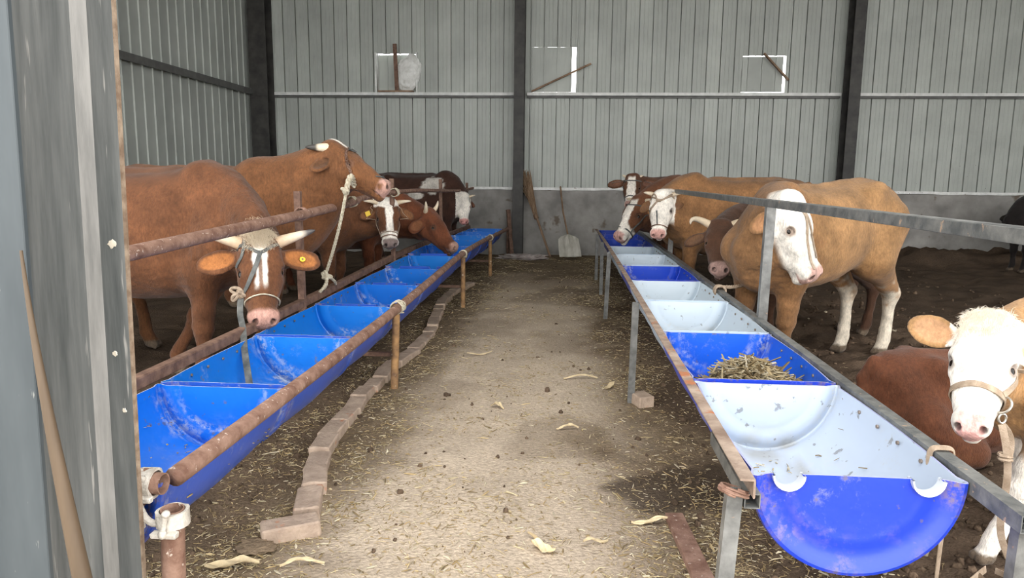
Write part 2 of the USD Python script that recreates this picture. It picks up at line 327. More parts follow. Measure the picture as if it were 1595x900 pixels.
def ground_z(x, y):
    q = np.stack([x, y, x * 0], -1)
    def ss(a, b, t): t = np.clip((t - a) / (b - a), 0, 1); return t * t * (3 - 2 * t)
    rough = np.maximum(np.maximum(ss(.45, 1.2, x), ss(-1.5, -2.0, x)), .0)
    z = (meshkit.fbm(q * 2.2, 4, 11) - .5) * (.012 + .09 * rough) + (meshkit.fbm(q * 8, 4, 12) - .5) * (.008 + .085 * rough)
    z += .022 * ss(.6, .2, np.abs(x + .95)) * (meshkit.fbm(q * 3, 3, 5) - .35) - .015 * ss(-1.2, -1.3, x) * ss(-1.8, -1.6, x)
    z += .10 * ss(12.2, 13.7, y) * ss(1.5, 3, x) * meshkit.fbm(q * 3, 3, 17) * 1.6
    z += .42 * ss(12.7, 13.75, y) * ss(4.6, 6.5, x) * meshkit.fbm(q * 2.5, 4, 19)
    return z - .008

gx = np.r_[np.arange(-9, -3.2, .11), np.arange(-3.2, 3.4, .033), np.arange(3.4, 14, .11)]
gy = np.r_[np.arange(-9, 1.0, .4), np.arange(1.0, 7.0, .033), np.arange(7, 13.95, .07), np.array([15, 18, 24.0])]
GX, GY = np.meshgrid(gx, gy); GZ = ground_z(GX, GY); nx = len(gx)
gi = (np.arange(len(gy) - 1)[:, None] * nx + np.arange(nx - 1)[None]).ravel()
gv = np.stack([GX, GY, GZ], -1).reshape(-1, 3)
struct('floor', (gv, np.stack([gi, gi + 1, gi + nx + 1, gi + nx], 1)), MAT['ground'], smooth=True, col=ground_colour)

WINDOWS = [(-3.66, -2.89, 3.06, 3.77), (-.70, .13, 3.06, 3.88), (3.17, 3.96, 3.06, 3.72)]
PROFILE = [(0, -.06), (PW, -.06), (PW, -.042), (PW - .0065, -.042), (PW - .0105, 0), (.168, 0), (.164, .003), (.158, .003), (.154, 0), (.096, 0), (.092, .003), (.086, .003), (.082, 0), (.0105, 0), (.0065, -.042), (0, -.042)]
def panel_mesh(z0, z1):
    return prism(sg.Polygon(PROFILE), z0, z1)              # x across, +y outwards

TOP = 5.35
wb = UsdGeom.Xform.Define(stage, '/World/wall_back'); tag(wb, kind='structure')
lw = box(WX - .2, 12.0, WY - .02, WY + .24, -.3, 1.255)
lw = lw.subdivide_to_size(.35, max_iter=8); q = lw.vertices.copy(); lw.vertices[:, 1] += np.where(q[:, 1] < WY, (meshkit.fbm(q * 2.5, 3, 4) - .5) * .03, 0)
struct('concrete_base', lw, MAT['concrete'], wb, smooth=30)
k0 = -24
for k in range(k0, 52):
    x0 = .02 + PW * k
    if x0 > 11.8: break
    pm = panel_mesh(1.25, TOP); pm.apply_transform(np.array([[1, 0, 0, x0], [0, -1, 0, WY + .055], [0, 0, 1, 0], [0, 0, 0, 1.0]])); pm.invert()
    hit = [w for w in WINDOWS if w[0] < x0 + PW and w[1] > x0]
    if hit:
        mm = manifold3d.Manifold(manifold3d.Mesh(np.asarray(pm.vertices, np.float32), np.asarray(pm.faces, np.uint32)))
        for w in hit:
            mm -= manifold3d.Manifold.cube([w[1] - w[0], .6, w[3] - w[2]], True).translate([(w[0] + w[1]) / 2, WY, (w[2] + w[3]) / 2])
        pm = mm
    obj('cladding_panel', pm, MAT['clad_back'], wb, smooth=False)
for a, b in ((-5.95, -1.02), (-.78, 4.93), (5.16, 11.9)):
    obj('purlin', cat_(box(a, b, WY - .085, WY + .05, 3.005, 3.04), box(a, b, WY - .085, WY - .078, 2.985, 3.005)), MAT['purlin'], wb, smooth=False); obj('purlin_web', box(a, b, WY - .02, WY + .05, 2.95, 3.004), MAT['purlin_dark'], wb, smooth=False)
def strip(a, b):                       # the white flashing on the low wall, a little buckled along its edge
    xs = np.arange(a, b + .01, .12); r = []
    for x in xs:
        dz = (meshkit.fbm(np.array([[x * 3, 0, 0]]), 3, 7)[0] - .5) * .03
        y0, y1, z0, z1 = WY - .06, WY + .01, 1.235 + dz, 1.285 + dz * .4
        r.append([(x, y0, z0), (x, y1, z0), (x, y1, z1), (x, y0 + .012, z1)])
    return fixed(loft(r))
for a, b in ((-5.6, -1.0), (-.78, 5.0), (5.15, 11.9)): obj('flashing', strip(a, b), MAT['flash'], wb, smooth=False)

wl = UsdGeom.Xform.Define(stage, '/World/wall_left'); tag(wl, kind='structure')
struct('concrete_base', box(WX - .24, WX + .02, 2.0, WY, -.3, 1.255), MAT['concrete'], wl, smooth=False)
for k in range(47):
    y0 = WY - .05 - PW * (k + 1)
    pm = prism(sg.Polygon([(0, -.03), (PW, -.03), (PW, 0), (.030, 0), (.025, .022), (.005, .022), (0, 0)]), 1.25, TOP); pm.apply_transform(np.array([[0, 1, 0, WX - .03], [1, 0, 0, y0], [0, 0, 1, 0], [0, 0, 0, 1.0]])); pm.invert()
    obj('cladding_panel', pm, MAT['clad_left'], wl, smooth=False)
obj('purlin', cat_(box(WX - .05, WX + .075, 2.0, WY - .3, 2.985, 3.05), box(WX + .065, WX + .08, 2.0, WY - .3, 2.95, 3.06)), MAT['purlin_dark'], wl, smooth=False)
obj('flashing', box(WX - .02, WX + .05, 2.0, WY - .3, 1.24, 1.285), MAT['flash'], wl, smooth=False)

struct('ceiling', cat_(box(WX - .3, 12.2, 2.2, WY + .4, 5.35, 5.45)), MAT['roof'], smooth=False)

struct('wall_right', box(12.0, 12.12, 2.2, WY + .2, -.2, 5.35), MAT['roof'], smooth=False)

def h_column(name, label, x0, x1, y0, y1, z1, mat, web_along_y=True, th=.012, extra=None):
    t = thing(name, label, 'column', ((x0 + x1) / 2, (y0 + y1) / 2, 0))
    if web_along_y:
        obj('flange', bar(((x0 + x1) / 2, y0, -.05), ((x0 + x1) / 2, y0, z1), x1 - x0, th, up=(0, 1, 0)), extra or mat, t, smooth=False)
        obj('flange', bar(((x0 + x1) / 2, y1, -.05), ((x0 + x1) / 2, y1, z1), x1 - x0, th, up=(0, 1, 0)), mat, t, smooth=False)
        obj('web', box((x0 + x1) / 2 - th / 2, (x0 + x1) / 2 + th / 2, y0 + th / 2, y1 - th / 2, -.05, z1), mat, t, smooth=False)
    else:
        obj('flange', box(x0 - th / 2, x0 + th / 2, y0, y1, -.05, z1), mat, t, smooth=False)
        obj('flange', box(x1 - th / 2, x1 + th / 2, y0, y1, -.05, z1), mat, t, smooth=False)
        obj('web', box(x0 + th / 2, x1 - th / 2, (y0 + y1) / 2 - th / 2, (y0 + y1) / 2 + th / 2, -.05, z1), mat, t, smooth=False)
    return t
h_column('steel_column', 'dark steel column in the back left corner of the shed', -5.98, -5.64, 13.40, 13.72, 5.35, MAT['post'])
h_column('steel_column', 'dark steel column on the back wall between the troughs, broom leaning beside it', -1.005, -.815, 13.42, 13.73, 5.35, MAT['post'])
h_column('steel_column', 'dark steel column on the back wall to the right, above the tan cow', 4.95, 5.15, 13.42, 13.73, 5.35, MAT['post'])
LEAN = lambda v: v + np.stack([.019 * (v[:, 2] - .60), 0 * v[:, 0], 0 * v[:, 0]], 1)   # the near column stands a little out of plumb
_obj = obj
def obj(name, geo, mat, parent=None, **k):
    if parent is not None and str(P(parent).GetPath()) == '/World/steel_column_003': geo = trimesh.Trimesh(LEAN(np.asarray(geo.vertices)), geo.faces, process=False)
    return _obj(name, geo, mat, parent, **k)
front = h_column('steel_column', 'large worn grey steel column in the left foreground, streaked and scratched', -1.338, -1.146, 1.42, 1.76, 5.34, MAT['column'], th=.014, extra=MAT['column_front'])
obj('rusted_edge', box(-1.147, -1.143, 1.753, 1.767, 0, 5.3), MAT['rust_edge'], front, smooth=False)
obj('weld_fillet', fixed(loft([[(-1.235, 1.753, z), (-1.212, 1.753, z), (-1.235, 1.722, z)] for z in (0, 5.3)])), two_tone('rubbed_pale_paint', (.11, .11, .105), (.30, .29, .275), lo=.25, hi=.7, scale=24, rough=.5, stretch=(1, 1, .1)), front, smooth=False)
for px_, z_, r_s in ((-1.181, 1.245, .013), (-1.171, .80, .007), (-1.189, .955, .009)):
    a = np.linspace(0, 2 * np.pi, 15)[:-1]; rng = np.random.default_rng(int(z_ * 1000)); rr = r_s * rng.uniform(.7, 1.25, 14)
    rings = [[(px_ + s * r * math.cos(t), yy, z_ + s * r * math.sin(t)) for r, t in zip(rr, a)] for yy, s in ((1.754, 1.0), (1.7515, .7))]
    obj('paint_splash', fixed(loft(rings)), two_tone('cream_splash', (.55, .48, .38), (.66, .6, .5)) if not stage.GetPrimAtPath(LOOKS + 'cream_splash') else UsdShade.Material.Get(stage, LOOKS + 'cream_splash'), front)

# the three shutters cut out of the back wall (windows of the shed)
def flap(w, mat, off, gap_r, gap_t, gap_b=.0, tilt=0.0):
    """cut-out pieces of cladding hung back in the opening, one strip per rib"""
    x0, x1, z0, z1 = w; out = []; seams = [x0] + [x for x in (.02 + PW * k for k in range(-30, 30)) if x0 + .02 < x < x1 - gap_r - .02] + [x1 - gap_r]
    for a, b in zip(seams[:-1], seams[1:]):
        p = cat_(box(a + .004, b - .004, WY + .07 + off, WY + .10 + off, z0 + gap_b, z1 - gap_t), box(a - .0, b + .0, WY + .085 + off, WY + .099 + off, z0 + gap_b + .002, z1 - gap_t - .002))
        if tilt: p.apply_transform(trimesh.transformations.rotation_matrix(tilt, [0, 0, 1], [x0, WY + .08, 0]))
        out.append(p)
    return out
for n, (w, off, gr, gt, gb, tl) in enumerate(((WINDOWS[0], .10, .0, .012, -.03, 0), (WINDOWS[1], -.02, .085, .005, .004, 0), (WINDOWS[2], -.02, .055, .022, .014, 0))):
    t = UsdGeom.Xform.Define(stage, f'/World/window_{n + 1}'); tag(t, kind='structure')
    for p in flap(w, None, off, gr, gt, gb, tl): obj('shutter_panel', p, MAT['clad_back'], t, smooth=False)
t = UsdGeom.Xform.Get(stage, '/World/window_1')
obj('reveal', cat_(box(-3.69, -3.66, WY - .005, WY + .30, 3.05, 3.78), box(-2.90, -2.87, WY - .005, WY + .30, 3.05, 3.78)), MAT['purlin'], t, smooth=False)
tag(obj('shelf_board', bar((-3.62, WY + .0, 3.062), (-2.95, WY - .0, 3.062), .16, .03), MAT['wood']), 'short brown board lying on the sill of the left wall opening', 'board')
tag(obj('wooden_stake', bar((-3.255, WY - .055, 3.04), (-3.29, WY - .05, 3.93), .07, .03), MAT['rust_dark']), 'upright reddish stake standing in the left wall opening', 'stake')
tag(obj('wooden_stick', bar((-.70, WY - .05, 3.06), (.40, WY - .04, 3.565), .05, .03), MAT['wood']), 'long grey wooden stick propped aslant across the middle wall opening', 'stick')
tag(obj('wooden_stick', bar((3.52, WY - .05, 3.74), (3.985, WY - .04, 3.27), .06, .03), MAT['wood']), 'short wooden stick wedged aslant across the right wall opening', 'stick')
sk = trimesh.creation.icosphere(5, 1.0); q = sk.vertices.copy()
sk.vertices = q * (1 + .32 * (meshkit.fbm(q * 2.2, 4, 8)[:, None] - .5)) * [.235, .10, .345]; sk.vertices[:, 0] += .04 * np.sin(q[:, 2] * 2)
sk.vertices += [-3.05, WY + .04, 3.40]
tag(obj('plastic_sack', sk, MAT['sack'], smooth=True), 'white plastic sack stuffed in the left wall opening', 'sack')

# ------------------------------------------------------------------ feeding troughs: half drums
BLUE, BLUE_IN, WHITE_IN, DEEP = (.012, .045, .50), (.008, .095, .62), (.46, .525, .63), (.012, .04, .42)

def smooth01_(a, b, t):
    t = np.clip((t - a) / (b - a), 0, 1); return t * t * (3 - 2 * t)
PROF = {}
def half_drum(R, L, z, x, y0, out_col, in_col, bungs=True):
    """half of a plastic drum cut along its axis: axis along y, opening upward at height z; front head at y0"""
    th = .006
    end = [(.022, 0), (.022, .10), (.0215, .165), (.0185, .180), (.0185, .196), (.0215, .211), (.022, R - .056), (.014, R - .038), (.005, R - .026), (.001, R - .014), (.005, R - .004), (.016, R), (.030, R - .004), (.05, R - .011), (.10, R - .008), (.22, R - .002)]
    prof = end + [(L * .5, R + .004)] + [(L - a, b) for a, b in end[::-1]]
    prof = np.array(prof); t = np.gradient(prof, axis=0); t /= np.linalg.norm(t, axis=1, keepdims=True); nrm = np.stack([-t[:, 1], t[:, 0]], 1)    # outward (s, r)
    inner = prof - nrm * th; inner[0, 1] = inner[-1, 1] = 0.0
    PROF.update(outer=prof, inner=inner)
    M = 29; a = np.linspace(math.pi, 2 * math.pi, M)
    def rev(pr): return np.stack([x + pr[None, :, 1] * np.cos(a)[:, None], y0 + pr[None, :, 0] + 0 * a[:, None], z + pr[None, :, 1] * np.sin(a)[:, None]], -1)
    O, I = rev(prof), rev(inner); n = len(prof)
    def grid(g, flip):
        v = g.reshape(-1, 3); i = (np.arange(M - 1)[:, None] * n + np.arange(n - 1)[None]).ravel(); f = np.stack([i, i + 1, i + n + 1, i + n], 1)
        return v, np.vstack([f[:, [0, 1, 2]], f[:, [0, 2, 3]]])[:, ::-1 if flip else 1]
    vo, fo = grid(O, False); vi, fi = grid(I, True); off = len(vo); fi = fi + off
    rim = []
    for k, fl in ((0, True), (M - 1, False)):
        j = np.arange(n - 1); q = np.stack([k * n + j, k * n + j + 1, off + k * n + j + 1, off + k * n + j], 1)
        rim.append(np.vstack([q[:, [0, 1, 2]], q[:, [0, 2, 3]]])[:, ::-1 if fl else 1])
    m = trimesh.Trimesh(np.vstack([vo, vi]), np.vstack([fo, fi] + rim), process=False); m.merge_vertices(); m.update_faces(m.nondegenerate_faces()); m.remove_unreferenced_vertices(); trimesh.repair.fix_normals(m)
    if m.volume < 0: m.invert()
    collars = []
    if bungs:
        mf = manifold3d.Manifold(manifold3d.Mesh(np.asarray(m.vertices, np.float32), np.asarray(m.faces, np.uint32)))
        for s in (-1, 1):
            cx = x + s * .185
            cyl = manifold3d.Manifold.cylinder(.12, .040, circular_segments=28).rotate([-90, 0, 0]).translate([cx, y0 - .03, z])
            if not mf.is_empty() and mf.volume() > 1e-4: mf = mf - cyl
            an = np.linspace(math.pi, 2 * math.pi, 15)
            R_ = [np.stack([cx + r * np.cos(an), np.full(15, yy), z + r * np.sin(an)], 1) for r, yy in ((.0445, y0 + .006), (.0445, y0 + .040), (.037, y0 + .040), (.037, y0 + .012), (.040, y0 + .006), (.0445, y0 + .006))]
            collars.append(loft(R_, closed=False))
        mm = mf.to_mesh(); m = trimesh.Trimesh(mm.vert_properties[:, :3], mm.tri_verts)
    return m, collars

def drum_colours(m, R, L, z, x, y0, oc, ic):
    """splits the mesh into outside, inside and cut edge, so each keeps its own colour and crisp borders"""
    c, n = m.triangles_center, m.face_normals
    from scipy.spatial import cKDTree
    dense = lambda q: np.column_stack([np.interp(np.linspace(0, len(q) - 1, 1200), np.arange(len(q)), q[:, k]) for k in (0, 1)])
    sr = np.column_stack([c[:, 1] - y0, np.hypot(c[:, 0] - x, c[:, 2] - z)])
    inside = cKDTree(dense(PROF['inner'])).query(sr)[0] < cKDTree(dense(PROF['outer'])).query(sr)[0]; rimf = (n[:, 2] > .9) & (c[:, 2] > z - .004)
    vs, fs, ns, cs, o = [], [], [], [], 0
    for sel, col in ((~inside & ~rimf, oc), (inside & ~rimf, ic), (rimf, tuple(.45 * k + .36 for k in oc))):
        if not sel.any(): continue
        sub = m.submesh([np.nonzero(sel)[0]], append=True, repair=False)
        v, f, nn = meshkit.arrays(sub, 40); vs.append(v); fs.append(f + o); ns.append(nn); cs.append(np.tile(col, (len(v), 1))); o += len(v)
    return np.vstack(vs), np.vstack(fs), np.vstack(ns), np.vstack(cs)

def drum_thing(x, z, y0, R, L, oc, ic, label, group, bungs, bolt_side):
    t = thing('half_drum_trough', label, 'feed trough', (x, y0 + L / 2, z - R), group)
    m, collars = half_drum(R, L, z, x, y0, oc, ic, bungs)
    v, f, n, c = drum_colours(m, R, L, z, x, y0, oc, ic)
    rr = np.hypot(v[:, 0] - x, v[:, 2] - z); endd = np.minimum(np.abs(v[:, 1] - y0), np.abs(v[:, 1] - y0 - L)); outer = (v[:, 1] < y0 + .035) & (n[:, 1] < .1)
    ring_ = np.clip(smooth01_(.05, .012, np.abs(rr - (R - .035))) * (endd < .07) + .7 * smooth01_(.02, .004, np.abs(rr - .190)) * (endd < .04) + .45 * smooth01_(.45, .9, (z - v[:, 2]) / R), 0, 1)
    if outer.any(): c = np.where(outer[:, None], c * (1 - .0 * ring_[:, None]), c)
    low = smooth01_(.5, .95, (z - v[:, 2]) / R) * smooth01_(.42, .60, meshkit.fbm(v * 7 + y0 * 3, 4, 6)) * .6 * (c.sum(1) > 1.0 if ic[0] > .3 else .35); c = c * (1 - low[:, None]) + np.array([.27, .235, .17]) * low[:, None]
    b = obj('drum_shell', (v, f), MAT['drum'], t, smooth=False, col=c)
    UsdGeom.PrimvarsAPI(b).CreatePrimvar('ring', Sdf.ValueTypeNames.FloatArray, 'vertex').Set(Vt.FloatArray.FromNumpy((ring_ * np.where(outer, -1, 1)).astype(np.float32)))
    g = UsdGeom.Mesh(b); g.CreateNormalsAttr(Vt.Vec3fArray.FromNumpy(n.astype(np.float32))); g.SetNormalsInterpolation('vertex')
    for s in collars: obj('bung_collar', s, MAT['drum'], t, smooth=40, col=lambda q: np.tile((.50, .53, .58) if ic[0] > .3 else (.05, .11, .5), (len(q), 1)), label='cut half of the screw collar')
    for k in range(6):
        yy = y0 + .09 + k * (L - .18) / 5
        for s in ((1, -1) if y0 < 6 else (bolt_side,)):
            if s != bolt_side and k % 2: continue
            bb = trimesh.creation.cylinder(.007, .006, sections=8); bb.apply_transform(trimesh.transformations.rotation_matrix(math.pi / 2, [0, 1, 0])); bb.apply_translation([x + s * (R - .0135), yy, z - .034])
            obj('bolt', bb, MAT['bolt'], t, smooth=False)
    return t

R_Y = [1.90, 2.86, 3.82, 4.82, 5.83, 6.90, 7.88, 8.86, 9.86, 10.8]
R_SPEC = [(BLUE, WHITE_IN, 'nearest half drum of the right row, pale inside with a blue end'),
          (BLUE, (.01, .10, .58), 'blue half drum of the right row holding a heap of chopped stalks'),
          ((.45, .55, .68), (.50, .57, .64), 'pale half drum of the right row just behind the one with stalks'),
          ((.45, .55, .68), (.52, .59, .65), 'pale half drum of the right row just in front of the deep blue one'),
          (DEEP, (.012, .06, .52), 'deep blue half drum amid pale ones in the middle of the right row'),
          ((.45, .55, .68), (.50, .57, .64), 'pale half drum directly behind the deep blue one in the middle of the right row'),
          ((.45, .55, .68), (.48, .56, .63), 'furthest pale half drum of the right row, in front of the white-faced cow'),
          (DEEP, (.012, .06, .50), 'blue half drum of the right row right behind the furthest pale one'),
          (DEEP, (.012, .06, .50), 'second-last blue half drum of the right row under the cows at the far end'),
          (DEEP, (.012, .05, .42), 'last blue half drum of the right row, furthest from the camera')]
for k, (oc, ic, lab) in enumerate(R_SPEC):
    L = (R_Y[k + 1] - R_Y[k] if k + 1 < len(R_Y) else .94) - .012
    drum_thing(.812, .625, R_Y[k], .288, min(L, .985), oc, ic, lab, 'half drums of the right trough', k in (0,), 1)
L_Y = [1.86, 2.84, 3.80, 4.80, 5.80, 6.82, 7.84, 8.84, 9.84, 10.84, 11.84]
L_LAB = ['nearest blue half drum of the left row, partly behind the grey column', 'second blue half drum of the left row with a dark strap hanging into it', 'third half drum of the left row, behind the muzzle of the long-horned cow',
         'blue half drum fourth from the camera in the left row, beside the knotted rope', 'blue half drum fifth from the camera in the left row', 'blue half drum of the left row just before the brown cow with a white forehead',
         'blue half drum of the left row just behind the white-blazed cow', 'blue half drum of the left row under the red-brown cow that is feeding', 'blue half drum of the left row just past the feeding cow',
         'second-last blue half drum of the left row near the back wall', 'last blue half drum of the left row by the back wall']
L_X = [-1.435, -1.435, -1.445, -1.455, -1.465, -1.47, -1.47, -1.46, -1.45, -1.44, -1.43]; L_Z = [.545, .545, .545, .548, .555, .575, .595, .59, .575, .56, .55]
for k in range(11):
    L = (L_Y[k + 1] - L_Y[k] if k < 10 else .98) - .012
    drum_thing(L_X[k], L_Z[k], L_Y[k], .292, L, (.012, .075, .46), (.004, .135 + .015 * (k % 3), .58 - .03 * (k % 2)), L_LAB[k], 'half drums of the left trough', k in (3, 4, 5, 6, 7, 8, 9), -1)

# left frame: pipe rail on the aisle side, angle iron on the cow side
fl = thing('trough_frame', 'rusty pipe frame carrying the left row of blue half drums', 'trough frame', (-1.44, 7.5, 0))
rail = spline([(-1.125, 1.90, .551), (-1.125, 2.6, .545), (-1.115, 4.65, .560), (-1.12, 6.2, .588), (-1.135, 7.84, .605), (-1.115, 10.47, .575), (-1.10, 13.6, .51)], 40)
obj('rail', tube(rail, .030, 14), MAT['rust'], fl, smooth=True)
lr = spline([(-1.76, 1.9, .565), (-1.765, 3.5, .565), (-1.785, 5.5, .575), (-1.80, 7.5, .60), (-1.785, 10.5, .59), (-1.74, 12.9, .57)], 30)
obj('rail', ribbon(lr, (1, 0, 0), .05, .012), MAT['rust_dark'], fl, smooth=False); obj('rail_flange', ribbon(lr + [-.02, 0, .024], (0, 0, 1), .045, .008), MAT['rust_dark'], fl, smooth=False)
for (x, y, zt, mt, lean) in ((-1.062, 1.77, .518, 'rust', -.035), (-1.125, 4.65, .585, 'rust_orange', -.03), (-1.135, 7.84, .60, 'rust_orange', -.005), (-1.112, 10.47, .575, 'rust_orange', .0), (-1.10, 13.5, .5, 'rust_dark', .0)):
    obj('leg', pipe((x + lean, y + .02, -.06), (x, y, zt), .031 if y < 3 else .026), MAT[mt], fl, smooth=40)
for y in (2.3, 4.7, 7.8, 10.5, 12.8): obj('leg', bar((-1.79, y, -.06), (-1.79, y, .58), .045, .03), MAT['rust_dark'], fl, smooth=False)
for z, x1, y1 in ((.553, -1.128, 1.845), (.455, -1.20, 1.88)): obj('cross_pipe', pipe((-1.80, y1 + .02, z + .01), (x1, y1, z), .031), MAT['rust'], fl, smooth=40)
for y, z in ((4.7, .28), (7.9, .28), (10.5, .27)): obj('cross_bar', bar((-1.79, y + .03, .22), (-1.13, y + .03, .22), .03, .03), MAT['rust_dark'], fl, smooth=False)
# plaster-spattered scaffold clamps at the near joint, wire bindings further along
def clamp_mesh(c, ax, r):
    ax = unit(ax); s = unit(np.cross(ax, (0.2, .3, .9))); u = np.cross(s, ax); a = np.linspace(0, 2 * np.pi, 20); R0, R1, w = r + .002, r + .011, .022
    c = np.asarray(c, float); d = np.cos(a)[:, None] * s + np.sin(a)[:, None] * u
    return fixed(loft([c + R0 * d - ax * w, c + R1 * d - ax * w, c + R1 * d + ax * w, c + R0 * d + ax * w, c + R0 * d - ax * w], closed=True, caps=False))
for c, ax in (((-1.063, 1.771, .492), (0, 0, 1)), ((-1.175, 1.848, .553), (1, 0, 0)), ((-1.225, 1.88, .455), (1, 0, 0))):
    cm = [clamp_mesh(c, ax, .032)]
    c = np.asarray(c, float)
    cm += [tube([c + [.0, -.055, -.022], c + [.01, -.05, .03]], .007, 8), ball(c + [.0, -.055, -.024], .013, 1), ball(c + [.012, -.05, .034], .011, 1), bar(c + [-.035, -.045, -.03], c + [.035, -.045, -.03], .022, .016)]
    cm = cat_(*cm); q = cm.vertices.copy(); cm.vertices += (meshkit.fbm(q * 60, 2, 3)[:, None] - .5) * .006
    obj('pipe_clamp', cm, MAT['clamp'], fl, smooth=40)
obj('clamp_link', tube(spline([(-1.185, 1.81, .525), (-1.15, 1.78, .485), (-1.12, 1.765, .475), (-1.085, 1.755, .488)], 12), .010, 8), MAT['clamp'], fl)
def binding(c, ax, r, turns, w, seed, rr=.0045):
    rng = np.random.default_rng(seed); ax = unit(ax); s = unit(np.cross(ax, (0.1, .2, .97))); u = np.cross(s, ax); n = turns * 14; a = np.linspace(0, 2 * np.pi * turns, n)
    o = np.cumsum(rng.normal(0, w / n * 3, n)); o = np.clip(o + np.linspace(-w, w, n), -w * 1.2, w * 1.2)
    return tube(np.asarray(c) + (r + .004 + rng.uniform(0, .006, n))[:, None] * (np.cos(a)[:, None] * s + np.sin(a)[:, None] * u) + o[:, None] * ax, rr, 6)
for k, (x, y, z) in enumerate(((-1.118, 4.66, .565), (-1.135, 7.85, .60), (-1.113, 10.48, .575))):
    obj('wire_binding', cat_(binding((x, y, z), (0, 1, 0), .034, 5, .05, k), binding((x, y, z - .02), (.1, .1, 1), .034, 3, .02, 9 + k)), MAT['rope'], fl)

# left neck rail above the trough
nl = thing('neck_rail', 'rusty pipe rail on short stakes above the left trough', 'rail', (-1.76, 7, 0))
obj('rail', tube(spline([(-1.76, 1.9, 1.075), (-1.76, 2.7, 1.108), (-1.76, 4.0, 1.153), (-1.76, 5.3, 1.20), (-1.765, 5.95, 1.232)], 20), .032, 14), MAT['rust'], nl, smooth=True)
obj('rail', tube(spline([(-1.78, 5.75, 1.225), (-1.78, 6.5, 1.262), (-1.78, 7.4, 1.282), (-1.77, 10.3, 1.255), (-1.74, 13.3, 1.262)], 24), .024, 12), MAT['rust'], nl, smooth=True)
for y, z0, z1, w in ((4.72, .5, 1.33, .045), (7.35, .5, 1.42, .045), (10.25, .5, 1.42, .045), (13.0, .5, 1.36, .045)):
    obj('stake', bar((-1.80, y, z0), (-1.815, y + .02, z1), w, .04), MAT['rust_dark'], nl, smooth=False)
for k, (y, z) in enumerate(((4.72, 1.178), (5.85, 1.226), (7.35, 1.278))):
    obj('wire_binding', binding((-1.78, y, z), (0, 1, 0), .035, 6, .045, 20 + k), MAT['rope'] if k else MAT['rust'], nl)
tag(obj('wooden_post', bar((-1.0, 13.35, -.05), (-1.10, 13.55, .86), .07, .05), MAT['rust_dark']), 'short dark post leaning on the back wall at the end of the left trough', 'post')

# right frame of angle iron, with its neck rail
fr = thing('trough_frame', 'angle-iron frame carrying the right row of half drums', 'trough frame', (.81, 6.3, 0))
rl = [(.505, 1.80, .628), (.508, 4.5, .64), (.50, 7.4, .665), (.495, 11.3, .64)]
rl = spline(rl, 24)
obj('rail', ribbon(rl, (1, 0, 0), .05, .006), MAT['rust_dusty'], fr, smooth=False)
obj('rail_flange', ribbon(rl + [-.018, 0, .026], (0, 0, 1), .040, .006), MAT['rust_dusty'], fr, smooth=False)
obj('rail', square_tube((1.125, 1.69, .615), (1.125, 11.3, .64), .045, .045), MAT['iron'], fr, smooth=False)
for (x, y, zt, dx, dy) in ((.468, 1.86, .60, -.03, .0), (.455, 4.53, .655, -.01, 0), (.452, 7.39, .69, -.02, 0), (.46, 9.0, .66, 0, 0), (.455, 10.36, .66, .0, 0), (1.13, 1.72, .60, .03, .06), (1.13, 4.6, .62, 0, 0), (1.13, 7.4, .62, 0, 0), (1.13, 10.4, .62, 0, 0)):
    obj('leg', square_tube((x + dx, y + dy, -.05), (x, y, zt), .042, .036), MAT['galv'], fr, smooth=False)
obj('cross_tube', square_tube((.513, 1.84, .578), (.513, 2.3, .585), .042, .042), MAT['iron'], fr, smooth=False, label='short stub of square tube with its open end showing')
obj('foot_plate', bar((.525, 2.30, .014), (.485, 2.90, .014), .075, .028), MAT['rust'], fr, smooth=False, label='rusty flat bar lying at the foot of the near leg')
obj('wire_binding', binding((.468, 1.86, .60), (.3, .2, 1), .03, 4, .012, 77, .004), MAT['rust'], fr)
nr = thing('neck_rail', 'grey angle-iron rail on posts above the right trough', 'rail', (1.13, 5, 0))
a0, a1 = np.array([1.10, 1.2, 1.295]), np.array([1.175, 8.1, 1.315])
obj('rail', bar(a0, a1, .008, .040), MAT['iron'], nr, smooth=False); obj('rail_flange', bar(a0 + [.020, 0, .019], a1 + [.020, 0, .019], .042, .006), MAT['galv'], nr, smooth=False)
for x, y in ((1.155, 4.2), (1.165, 8.05)): obj('post', square_tube((x, y, .60), (x + .01, y, 1.285), .052, .045), MAT['galv'], nr, smooth=False)

# ------------------------------------------------------------------ brick kerb, tools
kerb = thing('brick_kerb', 'single row of dusty red bricks edging the left side of the aisle', 'kerb', (-1.2, 5.5, 0))
kc = spline([(-1.075, 2.74, 0), (-1.10, 2.9, 0), (-1.21, 3.30, 0), (-1.27, 3.8, 0), (-1.305, 4.66, 0), (-1.29, 5.2, 0), (-1.245, 5.63, 0), (-1.30, 7.0, 0), (-1.22, 9.7, 0)], 400)
kd = np.r_[0, np.cumsum(np.linalg.norm(np.diff(kc, axis=0), axis=1))]; rng = np.random.default_rng(5)
def brick(c, ang, L=.225, tilt=0):
    b = bevel_box(.108, L, .085, .007).subdivide().subdivide(); q = b.vertices.copy(); b.vertices += (meshkit.noise(q * 35 + rng.uniform(0, 50), 3)[:, None] - .5) * .007
    b.apply_transform(trimesh.transformations.euler_matrix(tilt, rng.normal(0, .02), ang)); b.apply_translation(c); return b
obj('brick', brick((-1.085, 2.63, .006), math.radians(-62)), MAT['brick'], kerb)
d = .12
